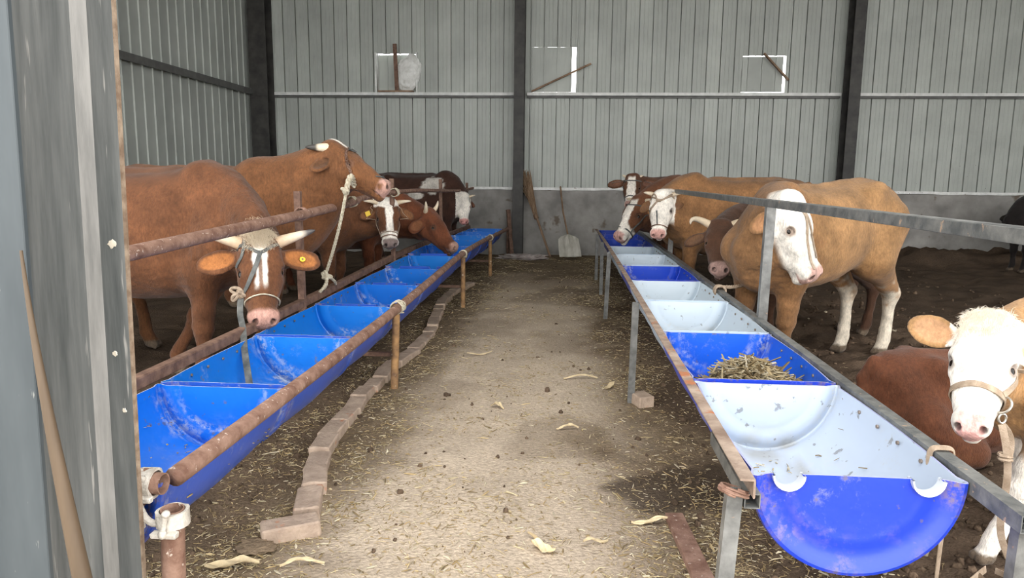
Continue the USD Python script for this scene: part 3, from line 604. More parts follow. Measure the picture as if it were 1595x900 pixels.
while d < kd[-1] - .1:
    c = np.array([np.interp(d, kd, kc[:, k]) for k in range(3)]); c2 = np.array([np.interp(d + .05, kd, kc[:, k]) for k in range(3)])
    ang = math.atan2(c2[1] - c[1], c2[0] - c[0]) - math.pi / 2
    c = c + [rng.normal(0, .008), 0, .003 + rng.normal(0, .007) - .012 * (c[1] > 6)]
    obj('brick', brick(c, ang + rng.normal(0, .05), .225, rng.normal(0, .02)), MAT['brick'], kerb); d += .229
for x, y, lab in ((.515, 4.50, 'loose brick against the foot of the second leg of the right trough'),):
    tag(obj('brick', brick((x, y, .02), .4, .14), MAT['brick']), lab, 'brick')

sh = thing('shovel', 'broad pale metal shovel with a long wooden handle leaning on the back wall', 'shovel', (.05, 12.9, 0))
obj('handle', tube([(-.12, 13.74, 1.30), (-.06, 13.35, .85), (.045, 12.95, .42)], .016, 10), MAT['wood'], sh, smooth=True)
bl = []
for k, (t, w) in enumerate(((0, .04), (.03, .13), (.08, .185), (.2, .195), (.34, .20), (.40, .20))):
    c = np.array([.04, 12.96, .44]) + t * np.array([.14, -.44, -.95]); s = np.array([.98, .12, .02]); nn = np.array([-.1, -.85, .45]); u = np.linspace(-1, 1, 13)
    cor = -.012 * np.cos(u * 3 * math.pi) - .035 * (u ** 2)
    bl.append(np.vstack([c + u[:, None] * w * s - cor[:, None] * nn, (c + u[:, None] * w * s - cor[:, None] * nn - nn * .008)[::-1]]))
obj('blade', fixed(loft(bl)), MAT['shovel'], sh, smooth=40)
obj('socket', tube([(.04, 12.97, .45), (.065, 12.88, .27)], np.array([.022, .012]), 10), MAT['shovel'], sh, smooth=40)

br = thing('broom', 'twig broom leaning upside down beside the middle column', 'broom', (-.5, 13.5, 0))
obj('handle', tube([(-.28, 13.25, .01), (-.52, 13.5, .63), (-.65, 13.62, .95)], .022, 10), MAT['wood'], br, smooth=True)
rng = np.random.default_rng(3); tw = []
for k in range(150):
    a = rng.uniform(0, 2 * np.pi); r = math.sqrt(rng.uniform(0, 1))
    b0 = np.array([-.56, 13.55, .70]) + .03 * np.array([math.cos(a) * r, math.sin(a) * r, rng.uniform(-.5, 2)])
    e = np.array([-.775, 13.66, 1.50]) + np.array([.10 * math.cos(a) * r, .07 * math.sin(a) * r, rng.uniform(-.28, .12)])
    mid = np.array([-.69, 13.61, 1.15]) + np.array([.075 * math.cos(a) * r, .06 * math.sin(a) * r, 0])
    tw.append(tube(bez(b0, mid * 1.1 - .05 * (b0 + e), e, 5), .004, 4))
obj('twigs', cat_(*tw), MAT['broom'], br, smooth=False)
obj('binding', tube([(-.555, 13.54, .70), (-.585, 13.565, .77)], .045, 12), MAT['wood'], br)

st = spline([(-1.088, 1.345, 1.27), (-1.072, 1.34, 1.08), (-1.035, 1.33, .80), (-.985, 1.32, .45), (-.93, 1.31, .06), (-.915, 1.31, -.02)], 24)
tag(obj('wooden_pole', tube(st, np.interp(np.linspace(0, 1, 24), [0, .1, .32, .6, 1], [.003, .0055, .0125, .020, .025]), 14), MAT['wood_handle'], smooth=True), 'tapering brown wooden pole leaning against the foreground column', 'pole')
rg = trimesh.creation.icosphere(5, 1.0); q = rg.vertices.copy(); rg.vertices = q * [.42, .22, .055] * (1 + 1.1 * (meshkit.fbm(q * 2.5, 5, 21)[:, None] - .5)) + [-.78, 12.95, .03]
tag(obj('crumpled_sack', rg, two_tone('dirty_sack', (.22, .18, .16), (.52, .46, .44), scale=6, rough=.8, bump=.5), smooth=True), 'dirty pale sack crumpled on the ground at the foot of the middle column', 'sack')

# ------------------------------------------------------------------ cattle: one continuous skin each, from a blended distance field
def smin(a, b, k):
    h = np.maximum(k - np.abs(a - b), 0) / k
    return np.minimum(a, b) - h * h * k * .25

class Field:
    def __init__(s, xs, ys, zs):
        s.ax = [np.asarray(q, np.float32) for q in (xs, ys, zs)]; s.F = np.full([len(q) for q in s.ax], 9.0, np.float32)
    def sub(s, lo, hi):
        sl = tuple(slice(*np.clip([np.searchsorted(a, l), np.searchsorted(a, h)], 0, len(a))) for a, l, h in zip(s.ax, lo, hi))
        g = [a[q] for a, q in zip(s.ax, sl)]
        return sl, np.stack(np.meshgrid(*g, indexing='ij'), -1)
    def put(s, lo, hi, fn, k, cut=False):
        sl, p = s.sub(np.asarray(lo) - k - .03, np.asarray(hi) + k + .03)
        if p.size == 0: return
        d = fn(p).astype(np.float32)
        s.F[sl] = -smin(-s.F[sl], d, k) if cut else smin(s.F[sl], d, k)
    def cone(s, a, b, ra, rb, k=.03, cut=False):
        a, b = np.asarray(a, float), np.asarray(b, float); L = max(np.linalg.norm(b - a), 1e-6)
        def fn(p):
            q = p - a; t = np.clip((q @ (b - a)) / L ** 2, 0, 1); return np.linalg.norm(q - t[..., None] * (b - a), axis=-1) - (ra + (rb - ra) * t)
        r = max(ra, rb); s.put(np.minimum(a, b) - r, np.maximum(a, b) + r, fn, k, cut)
    def ell(s, c, A, r, k=.03, cut=False):
        """ellipsoid at c with axes the rows of A and radii r"""
        c, A, r = np.asarray(c, float), np.asarray(A, float), np.asarray(r, float)
        def fn(p):
            q = (p - c) @ A.T; k0 = np.linalg.norm(q / r, axis=-1); k1 = np.linalg.norm(q / r ** 2, axis=-1); return k0 * (k0 - 1) / np.maximum(k1, 1e-6)
        e = np.sqrt(((A.T * r) ** 2).sum(1)); s.put(c - e, c + e, fn, k, cut)
    def chain(s, P_, R_, k=.05):
        for i in range(len(P_) - 1): s.cone(P_[i], P_[i + 1], R_[i], R_[i + 1], k)
    def mesh(s):
        F, (X, Y, Z) = s.F, s.ax; S = F < 0; nx, ny, nz = F.shape
        c = [S[i:nx - 1 + i, j:ny - 1 + j, k:nz - 1 + k] for i in (0, 1) for j in (0, 1) for k in (0, 1)]; n = sum(q.astype(np.int8) for q in c)
        cell = np.argwhere((n > 0) & (n < 8)); ids = np.full((nx - 1, ny - 1, nz - 1), -1, np.int64); ids[tuple(cell.T)] = np.arange(len(cell))
        acc, cnt = np.zeros((len(cell), 3)), np.zeros(len(cell)); cor = np.array(list(np.ndindex(2, 2, 2)))
        for a in range(8):
            for b in range(a + 1, 8):
                if np.abs(cor[a] - cor[b]).sum() != 1: continue
                A, B = cell + cor[a], cell + cor[b]; fa, fb = F[tuple(A.T)], F[tuple(B.T)]; m = (fa < 0) != (fb < 0)
                t = (fa[m] / (fa[m] - fb[m]))[:, None]; pa = np.stack([X[A[m, 0]], Y[A[m, 1]], Z[A[m, 2]]], 1); pb = np.stack([X[B[m, 0]], Y[B[m, 1]], Z[B[m, 2]]], 1)
                acc[m] += pa + t * (pb - pa); cnt[m] += 1
        v = acc / cnt[:, None]; faces = []
        for ax in range(3):
            o = [q for q in range(3) if q != ax]
            sl0 = [slice(None)] * 3; sl1 = [slice(None)] * 3; sl0[ax] = slice(0, -1); sl1[ax] = slice(1, None)
            A, B = S[tuple(sl0)], S[tuple(sl1)]; e = np.argwhere(A != B); e = e[(e[:, o[0]] > 0) & (e[:, o[1]] > 0) & (e[:, o[0]] < F.shape[o[0]] - 1) & (e[:, o[1]] < F.shape[o[1]] - 1)]
            def cid(d0, d1):
                q = e.copy(); q[:, o[0]] -= d0; q[:, o[1]] -= d1; return ids[tuple(q.T)]
            quad = np.stack([cid(1, 1), cid(0, 1), cid(0, 0), cid(1, 0)], 1); flip = A[tuple(e.T)] ^ (ax == 1)
            quad[~flip] = quad[~flip][:, ::-1]; faces.append(quad[(quad >= 0).all(1)])
        q = np.vstack(faces); f = np.vstack([q[:, [0, 1, 2]], q[:, [0, 2, 3]]])
        return v, f
    def at(s, p):
        from scipy.interpolate import RegularGridInterpolator
        if not hasattr(s, 'I'): s.I = RegularGridInterpolator(s.ax, s.F, bounds_error=False, fill_value=1.0)
        return s.I(p)

def axis_points(lo, hi, flo, fhi, coarse, fine):
    a = [lo]
    while a[-1] < hi:
        x = a[-1]; d = max(flo - x, x - fhi, 0); a.append(x + (fine if d <= 0 else min(coarse, fine + d * .22) if x > fhi else min(coarse, max(fine, fine + (d - fine) * .18))))
    return np.array(a)

SECT = dict(x=[-.87, -.83, -.72, -.52, -.25, 0, .25, .45, .60, .69, .74], top=[1.18, 1.31, 1.395, 1.415, 1.395, 1.385, 1.40, 1.425, 1.37, 1.24, 1.10],
            bot=[1.02, .88, .73, .67, .61, .575, .585, .62, .68, .77, .92], w=[.05, .13, .225, .275, .315, .335, .305, .235, .185, .13, .05])

def smooth01(a, b, t):
    t = np.clip((t - a) / (b - a), 0, 1); return t * t * (3 - 2 * t)

def cow(name, label, at, heading, poll, u, n, coat, s=1.0, hs=1.0, feet=((0, 0), (0, 0), (0, 0), (0, 0)), horns=None, ears=((.15, 0), (.15, 0)), ear_scale=1.0, fine=.008, coarse=.022,
        lying=False, neck=1.0, cat='cow', group=None, seed=1, legs=True, bulk=1.0, eyes=True, udder=False, jaw=1.0, neck_out=.45, tail=True, fdrop=0.0, ear_w=.58, mw=1.0, pad=(.085, .068), belly=0.0, eye_b=-.064):
    """at: ground point under the trunk's middle; heading (radians): where the chest faces; poll, u, n: head top, direction down the face, direction out of the forehead"""
    from scipy.interpolate import PchipInterpolator
    at = np.array([at[0], at[1], at[2] if len(at) > 2 else 0.0]); fw = np.array([math.cos(heading), math.sin(heading), 0]); lf = np.array([-fw[1], fw[0], 0]); up = np.array([0, 0, 1.0])
    B = np.stack([fw, lf, up])
    drop = -.565 * s if lying else 0.0
    fd = lambda x: fdrop * np.clip((np.asarray(x) + .5) / 1.1, 0, 1.15)
    W = lambda x, y, z: at + s * (x * fw + y * lf) + (s * (z - fd(x) * min(1.0, z / 1.2)) + drop) * up
    poll = np.asarray(poll, float); u = unit(u); n = unit(np.asarray(n, float) - u * np.dot(n, u)); sd = np.cross(n, u)      # sd: towards the animal's left
    Hd = lambda a, b, c: poll + hs * (a * u + b * n + c * sd)
    HA = np.stack([u, n, sd])
    # grid, fine around the head
    hb = np.array([Hd(a, b, c) for a in (-.06, .56) for b in (-.28, .07) for c in (-.17, .17)] ); flo, fhi = hb.min(0), hb.max(0)
    bb = np.array([W(x, y, z) for x in (-1.0, .85) for y in (-.42, .42) for z in (0, 1.5)] + list(hb) + [Hd(.05, -.1, q) for q in (-.42, .42)] + [W(fx[0] + bx, fx[1], 0) for fx, bx in zip(feet, (.5, .5, -.7, -.7))])
    lo, hi = bb.min(0) - .08, bb.max(0) + .08; lo[2] = max(lo[2], at[2] - .06)
    G = Field(*[axis_points(l, h, a, b, coarse, fine) for l, h, a, b in zip(lo, hi, flo, fhi)])
    sx = np.array(SECT['x']); ft, fb_, fw_ = (PchipInterpolator(sx, SECT[q]) for q in ('top', 'bot', 'w'))
    def trunk(p):
        q = (p - at) @ B.T / s; q[..., 2] -= drop / s; q[..., 2] += fd(q[..., 0]); x = np.clip(q[..., 0], sx[0], sx[-1]); x1 = x[:, :, :]
        flat_ = x.ravel(); t_, b_, w_ = (np.interp(flat_, XT, tab).reshape(x.shape) for tab in (TT, TB, TW))
        zc = t_ * .42 + b_ * .58; h = np.where(q[..., 2] > zc, t_ - zc, zc - b_); g = ((np.abs(q[..., 1]) / w_) ** 2.3 + (np.abs(q[..., 2] - zc) / h) ** 2.3) ** (1 / 2.3)
        return s * (np.hypot((g - 1) * np.minimum(w_, h) * (g > 1), q[..., 0] - x) + np.minimum(g - 1, 0) * np.minimum(w_, h))
    XT = np.linspace(sx[0], sx[-1], 120); TT, TB, TW = ft(XT), fb_(XT) + belly * np.interp(XT, [-.8, -.4, .2, .6], [.4, 1.0, .55, .1]), fw_(XT) * bulk
    if lying: TB = TB + .02; TW = TW * 1.08
    tb = np.array([W(x, y, z) for x in (-.9, .76) for y in (-.36, .36) for z in (.55, 1.45)]); G.put(tb.min(0), tb.max(0), trunk, .02)
    for sg_ in (-1, 1):
        G.cone(W(-.46, sg_ * .20, 1.325), W(-.40, sg_ * .215, 1.29), .06 * s, .06 * s, .10 * s)                  # hook bones
        G.cone(W(-.80, sg_ * .10, 1.235), W(-.70, sg_ * .10, 1.25), .05 * s, .07 * s, .06 * s)                  # pin bones
        G.cone(W(.40, sg_ * .07, 1.37), W(.60, sg_ * .185, .98), .06 * s, .12 * s, .10 * s)                       # shoulder blades
    G.cone(W(-.5, 0, 1.37), W(.2, 0, 1.375), .035 * s, .035 * s, .06 * s)
    G.cone(W(.62, 0, .86), W(.70, 0, .98), .14 * s, .12 * s, .10 * s)                                            # brisket
    if udder: G.ell(W(-.42, 0, .62), B, np.array([.2, .15, .13]) * s, .06)
    hoof = []
    if legs and not lying:
        for i, (sg_, (dx, dy)) in enumerate(zip((-1, 1, -1, 1), feet)):
            if i < 2:
                J = [(.56, sg_ * .17, .95), (.46 + dx * .15, sg_ * .185 + dy * .2, .76), (.475 + dx * .6, sg_ * .165 + dy * .6, .42), (.475 + dx * .97, sg_ * .16 + dy, .135), (.505 + dx, sg_ * .16 + dy, .045)]
                R_ = [.135, .098, .062, .046, .054]; cr = .043
            else:
                J = [(-.60, sg_ * .15, 1.08), (-.43 + dx * .2, sg_ * .215 + dy * .2, .80), (-.755 + dx * .7, sg_ * .165 + dy * .6, .50), (-.715 + dx, sg_ * .155 + dy, .14), (-.675 + dx, sg_ * .155 + dy, .045)]
                R_ = [.21, .145, .064, .048, .055]; cr = .046
            J = [W(*q) for q in J]; J[-2][2] = at[2] + .135 * s; J[-1][2] = at[2] + .045 * s; R_ = [q * s for q in R_]
            G.cone(J[0], J[1], R_[0], R_[1], .10 * s); mid = J[2] + (J[1] - J[2]) * .35
            G.cone(J[1], mid, R_[1], R_[2] * 1.12, .05 * s); G.cone(mid, J[2], R_[2] * 1.12, R_[2], .03)
            a, b = J[2] + (J[3] - J[2]) * .22, J[2] + (J[3] - J[2]) * .80
            G.cone(J[2], a, R_[2], cr * s, .03); G.cone(a, b, cr * s, cr * s * .95, .02); G.cone(b, J[3], cr * s, R_[3], .02)
            if i >= 2: G.cone(J[2] - fw * .03 * s + up * .03 * s, J[1] + (J[0] - J[1]) * .1 - fw * .12 * s, .03 * s, .06 * s, .06 * s)   # hamstring
            G.cone(J[3], J[4], R_[3], R_[4] * .9, .02)
            for c_ in (-1, 1):
                e = J[4] + fw * .035 * s + lf * c_ * .026 * s; e[2] = at[2] + .030 * s; G.cone(J[4] + lf * c_ * .022 * s, e, .036 * s, .031 * s, .012)
            hoof.append(J[4])
    if lying:
        for sg_ in (-1, 1):
            G.chain([W(.55, sg_ * .20, .80), W(.66, sg_ * .26, .66), W(.38, sg_ * .27, .62)], [.12 * s, .07 * s, .045 * s], .05 * s)
            G.chain([W(-.55, sg_ * .24, .92), W(-.25, sg_ * .36, .72), W(-.62, sg_ * .36, .62)], [.2 * s, .11 * s, .05 * s], .06 * s)
    if tail: G.chain([W(-.84, 0, 1.33), W(-.915, .01, 1.20), W(-.93, .02, .95), W(-.92, .04, .62)], [.045 * s, .034 * s, .026 * s, .02 * s], .04 * s)
    # neck
    nape, throat = Hd(.03, -.105, 0), Hd(.15, -.19, 0); wt, bk = W(.42, 0, 1.30), W(.60, 0, .93)
    d = np.linalg.norm(nape - wt)
    t = np.linspace(0, 1, 9)
    cu = bez(wt, wt + fw * d * neck_out + (nape - wt) * .12, nape, 9); cl = bez(bk, bk + fw * d * neck_out * .7 + (throat - bk) * .15, throat, 9)
    ru = np.interp(t, [0, .3, .7, 1], [.125, .105, .088, .078]) * neck * np.interp(t, [0, 1], [s, hs]); rl_ = np.interp(t, [0, .4, .75, 1], [.15, .115, .085, .068]) * neck * np.interp(t, [0, 1], [s, hs])
    G.chain(cu, ru, .07 * s); G.chain(cl, rl_, .07 * s); G.chain(cu * .5 + cl * .5, (ru + rl_) * .52, .10 * s)
    G.chain([q - up * .05 * s for q in cl[:6]], rl_[:6] * .62, .06 * s)                                          # dewlap
    # head
    k = hs
    G.ell(Hd(.085, -.085, 0), HA, np.array([.135, .092, .098]) * k, .04 * k)
    for c_ in (-1, 1):
        G.cone(Hd(.0, -.055, c_ * .045), Hd(.17, -.052, c_ * .060), .048 * k, .050 * k, .04 * k)               # forehead
        G.cone(Hd(.13, -.165, c_ * .052), Hd(.35, -.128, c_ * .026), .062 * k, .042 * k, .05 * k)              # jaw and cheek
        G.ell(Hd(.142, -.050, c_ * .090), HA, np.array([.033, .034, .031]) * k, .03 * k)                         # brow
        G.cone(Hd(.215, -.085, c_ * .078), Hd(.33, -.075, c_ * .046), .034 * k, .030 * k, .05 * k)             # cheek ridge
    G.cone(Hd(.14, -.075, 0), Hd(.37, -.058, 0), .088 * k, .056 * k, .05 * k)                                    # nose bridge
    G.cone(Hd(.30, -.095, 0), Hd(.40, -.085, 0), .062 * k, .054 * k, .04 * k)
    for c_ in (-1, 1): G.ell(Hd(.425, -.055, c_ * .036 * mw), HA, np.array([.050, .052, .050 * mw]) * k, .025 * k)           # muzzle
    G.ell(Hd(.448, -.075, 0), HA, np.array([.036, .050, .060 * mw]) * k, .025 * k)
    G.cone(Hd(.36, -.132, 0), Hd(.446, -.130, 0), .040 * k, .037 * k, .02 * k * jaw)                             # lower lip
    G.ell(Hd(-.012, -.06, 0), HA, np.array([.045, .055, .070]) * k, .04 * k)                                     # poll
    for c_ in (-1, 1):
        G.ell(Hd(.456, -.034, c_ * .043), np.stack([unit(u + .5 * sd * c_), unit(n), unit(sd * c_ - .5 * u)]), np.array([.026, .017, .014]) * k, .010 * k, True)    # nostrils
        G.ell(Hd(.180, -.042, c_ * .116), HA, np.array([.023, .022, .019]) * k, .012 * k, True)                 # eye sockets
    G.cone(Hd(.452, -.112, -.035), Hd(.452, -.112, .035), .006 * k, .006 * k, .008 * k, True)                     # mouth
    for c_ in (-1, 1): G.cone(Hd(.452, -.112, c_ * .035), Hd(.375, -.118, c_ * .072), .006 * k, .007 * k, .008 * k, True)
    # ears
    earax = []
    for c_, (droop, fwd_) in zip((-1, 1), ears):
        e = unit(sd * c_ - up * droop - n * .15 + n * fwd_); nn = unit(n * .9 + up * .1 - e * np.dot(n * .9 + up * .1, e)); w_ = np.cross(e, nn); c0 = Hd(.055, -.10, c_ * .085); L = .105 * k * ear_scale
        G.cone(c0, c0 + e * L * .5, .034 * k, .030 * k, .025 * k)
        cc = c0 + e * L * 1.12; A = np.stack([e, nn, w_])
        G.ell(cc, A, [L * .98, max(.020 * k, fine * 1.6), L * ear_w], .02 * k)
        G.ell(cc + nn * .020 * k + e * L * .05, A, [L * .80, .017 * k, L * (ear_w - .15)], .012 * k, True); earax.append((cc, A, L))
    nb = meshkit.noise
    v, f = G.mesh()
    v = v + ((meshkit.fbm(v * 7, 4, seed)[:, None] - .5) * .024 + (meshkit.fbm(v * 38, 2, seed + 3)[:, None] - .5) * .004) * np.array([1, 1, 1.0]) * s
    bq0 = (v - at) @ B.T / s; fold = smooth01(.15, .55, bq0[:, 0]) * smooth01(.5, .75, bq0[:, 2] - drop / s) * (np.linalg.norm(v - poll, axis=1) > .22 * hs)
    v = v + (fold * (meshkit.fbm((bq0 * [13, 13, 2.2]), 3, seed + 5) - .5) * .030)[:, None] * (fw * .3 + lf * np.sign(bq0[:, 1:2]) * .95) * s
    hq = (v - poll) @ HA.T / hs; bq = (v - at) @ B.T / s; bq[:, 2] -= drop / s
    headm = smooth01(-.19, -.13, hq[:, 1]) * (np.abs(hq[:, 2]) < .14) * (hq[:, 0] > -.08) * (hq[:, 0] < .53) * (hq[:, 1] < .12)
    jit = meshkit.fbm(v * 14, 3, seed + 9) - .5
    c = coat(v, hq, bq, headm, jit, at[2] * 0 + v[:, 2] - at[2])
    for (cc, A, L), c_ in zip(earax, (-1, 1)):                                                                      # inside of the ears
        q = (v - cc) @ A.T; inn = smooth01(1.0, .75, np.hypot(q[:, 0] / (L * .85), q[:, 2] / (L * (ear_w - .12)))) * (q[:, 1] > -.004) * (np.abs(q[:, 1]) < .03)
        c = c * (1 - inn[:, None]) + np.array(coat.ear) * inn[:, None]
    mz = smooth01(.395, .425, hq[:, 0] + .25 * (hq[:, 1] + .05) + jit * .02) * smooth01(pad[0], pad[1], np.abs(hq[:, 2]) + jit * .02) * (hq[:, 1] > -.112) * (hq[:, 1] < .05) * (hq[:, 0] < .56)                                      # muzzle
    c = c * (1 - mz[:, None]) + (np.array(coat.muzzle) * (1 + jit[:, None] * .5)) * mz[:, None]
    nost = sum(smooth01(1.25, .8, np.linalg.norm((hq - [.456, -.034, c_ * .043]) / [.022, .018, .015], axis=1)) for c_ in (-1, 1)); c = c * (1 - .75 * np.clip(nost, 0, 1)[:, None])       # nostril skin is darker
    er = sum(smooth01(1.5, .8, np.linalg.norm((hq - [.180, -.05, c_ * .102]) / [.030, .030, .026], axis=1)) for c_ in (-1, 1)); er = np.clip(er, 0, 1)[:, None] * .8; c = c * (1 - er) + np.array(coat.lid) * er
    if len(hoof):
        for h_ in hoof: w_ = smooth01(.075 * s, .06 * s, v[:, 2] - at[2]) * (np.linalg.norm(v[:, :2] - h_[:2], axis=1) < .14 * s); c = c * (1 - w_[:, None]) + np.array([.13, .095, .065]) * w_[:, None]
    t = thing(name, label, cat, at, group)
    obj('body', (v, f), MAT['hide'], t, smooth=True, col=c)
    if eyes:
        for c_ in (-1, 1):
            e_ = ball((0, 0, 0), .0212 * k, 2); e_.vertices = (e_.vertices * [1.2, .72, .95]) @ HA + Hd(.180, eye_b, c_ * .0945); obj('eye', fixed(e_), MAT['eye'], t, smooth=True)
    if horns:
        for c_ in (-1, 1):
            pts, r0, cols = horns
            p_ = spline([Hd(a, b, c_ * q) for a, b, q in pts], 18); tt = np.linspace(0, 1, 18); rr = r0 * k * (1 - tt) ** .55 * .96 + .003
            hm = tube(p_, rr, 12)
            from scipy.spatial import cKDTree
            kd_ = cKDTree(p_)
            obj('horn', hm, MAT['horn'], t, smooth=True, col=lambda q, kd_=kd_, cols=cols: np.stack([np.interp(kd_.query(q)[1] / 17, cols[0], [x[j] for x in cols[1]]) for j in range(3)], 1))
    t_info = dict(thing=t, Hd=Hd, HA=HA, u=u, n=n, sd=sd, G=G, k=k, poll=poll, earax=earax, W=W)
    return t_info

def skin(ci, o, d, far=.45):
    """first point of the skin met from outside along a ray that starts at o + far*d and runs back to o"""
    o, d = np.asarray(o, float), unit(d); r = np.linspace(far * ci['k'], 0, 220); p = o + r[:, None] * d; f = ci['G'].at(p); i = np.argmax(f < .0); return p[max(i - 1, 0)] if (f < 0).any() else o

def ring(ci, a, b0=-.085, tilt=0.0, n=40, lift=.004, t0=0, t1=2 * math.pi, far=.22):
    """closed line on the head around its length at distance a from the poll; tilt leans the ring towards the jaw"""
    out, nr = [], []
    for t in np.linspace(t0, t1, n):
        d = math.cos(t) * ci['n'] + math.sin(t) * ci['sd'] - tilt * math.cos(t) * ci['u']
        o = ci['Hd'](a, b0, 0); p = skin(ci, o, d, far); out.append(p + unit(d) * lift); nr.append(unit(d))
    return np.array(out), np.array(nr)

def skin_line(ci, pts, n=24, lift=.004, c0=(.2, -.10, 0)):
    """a line over the head through points given in head coordinates, pulled on to the skin"""
    q = spline(np.array(pts, float), n); out, nr = [], []
    for a, b, c in q:
        o = ci['Hd'](a, c0[1], c * .2); p0 = ci['Hd'](a, b, c); d = unit(p0 - o); p = skin(ci, o, d, .28); out.append(p + d * lift); nr.append(d)
    return np.array(out), np.array(nr)

def halter(ci, mat, w=.022, a=.30, cheek=True, crown=True, brow=False, ringmat=None, round_=False, b0=-.085, tilt=.15):
    parts = []
    mk = (lambda p, nrm: tube(p, w * .35, 8)) if round_ else (lambda p, nrm: ribbon(p, nrm, w, .005))
    p, nrm = ring(ci, a, b0, tilt); parts.append(mk(p, nrm))
    if cheek:
        for c_ in (-1, 1):
            p, nrm = skin_line(ci, [(a, -.085, c_ * .08), (.24, -.10, c_ * .1), (.12, -.12, c_ * .12), (.02, -.09, c_ * .12)], 20); parts.append(mk(p, nrm))
    if crown:
        p, nrm = skin_line(ci, [(.02, -.09, -.12), (-.005, -.03, -.07), (.015, .0, 0), (-.005, -.03, .07), (.02, -.09, .12)], 24, .012); parts.append(mk(p, nrm))
    if brow:
        p, nrm = skin_line(ci, [(.06, -.06, -.12), (.09, .0, -.05), (.095, .02, 0), (.09, .0, .05), (.06, -.06, .12)], 24); parts.append(mk(p, nrm))
    return obj('halter', cat_(*parts), mat, ci['thing'], smooth=40)

def coat_of(base, belly=None, face=None, ear=(.30, .15, .07), muzzle=(.52, .30, .25), lid=(.10, .05, .03), legs=None, patches=None, dark=None):
    base = np.array(base); belly = np.array(belly if belly is not None else base * .9)
    white = np.array([.80, .74, .66])
    def fn(v, h, b, hm, jit, z):
        c = np.tile(base, (len(v), 1)) * (1 + jit[:, None] * .35)
        w = smooth01(.85, .60, b[:, 2] + jit * .2) * (hm < .5); c = c * (1 - w[:, None]) + belly * (1 + jit[:, None] * .4) * w[:, None]
        if legs:
            z1, col = legs; w = smooth01(z1 + .08, z1 - .08, b[:, 2] + jit * .45); c = c * (1 - w[:, None]) + np.array(col) * (1 + jit[:, None] * .5) * w[:, None]
        if dark: c = dark(c, v, h, b, hm, jit)
        if patches: c = patches(c, v, h, b, hm, jit, white)
        if face is not None:
            w = np.clip(face(h, jit), 0, 1) * hm; c = c * (1 - w[:, None]) + white * (1 + jit[:, None] * .12) * w[:, None]
        return c
    fn.ear, fn.muzzle, fn.lid = ear, muzzle, lid
    return fn

LONG_HORN = lambda out, rise=.02, fwd=.0: [(.005, -.06, .07), (-.01 - rise * .3, -.06 + fwd * .3, .07 + out * .4), (-.01 - rise, -.06 + fwd, .07 + out)]
HCOL = ([0, .45, .68, .82, 1], [(.50, .33, .20), (.62, .50, .36), (.60, .52, .42), (.10, .09, .085), (.05, .045, .045)])
HCOL_PALE = ([0, .7, 1], [(.55, .42, .28), (.66, .56, .42), (.45, .38, .30)])

def head(poll, yaw, pitch, roll=0.0):
    """face pose: yaw from straight at the camera (positive towards the picture's right), pitch of the face line below level (degrees)"""
    poll = np.asarray(poll, float); tc = unit([-poll[0], -poll[1], 0]); a = math.radians(yaw); p = math.radians(pitch)
    h = np.array([tc[0] * math.cos(a) - tc[1] * math.sin(a), tc[0] * math.sin(a) + tc[1] * math.cos(a), 0])
    u = math.cos(p) * h - math.sin(p) * np.array([0, 0, 1.0]); n = math.sin(p) * h + math.cos(p) * np.array([0, 0, 1.0]); s = np.cross(n, u); r = math.radians(roll)
    return dict(poll=poll, u=u, n=n * math.cos(r) + s * math.sin(r))

D = math.radians
BROWN, TAN, RED, DARK = (.118, .046, .019), (.275, .150, .064), (.13, .042, .018), (.045, .019, .012)
inb = lambda h: h[:, 1] > -.12
blaze = lambda h, j: smooth01(.047, .032, np.abs(h[:, 2]) + j * .03 + .010 * smooth01(.12, .22, h[:, 0])) * smooth01(.30, .22, h[:, 0] + j * .05) * (1 - .9 * smooth01(.015, .007, np.abs(h[:, 2] + .002)) * smooth01(.10, .13, h[:, 0])) * (h[:, 1] > -.11)
half_white = lambda h, j: np.maximum(smooth01(.105, .085, h[:, 0] + j * .05 + .5 * np.abs(h[:, 2])), np.maximum(smooth01(.042, .028, np.abs(h[:, 2] - .004) + j * .03), smooth01(.30, .345, h[:, 0] + j * .05))) * smooth01(-.19, -.12, h[:, 1])
white_face = lambda h, j: smooth01(-.20, -.155, h[:, 1] + j * .05 + .25 * np.maximum(h[:, 0] - .12, 0)) * smooth01(-.09, -.05, h[:, 0] + j * .03)
narrow = lambda h, j: smooth01(.062, .045, np.abs(h[:, 2]) + j * .05 - .06 * smooth01(.25, .4, h[:, 0])) * smooth01(.0, .05, h[:, 0] + j * .06)

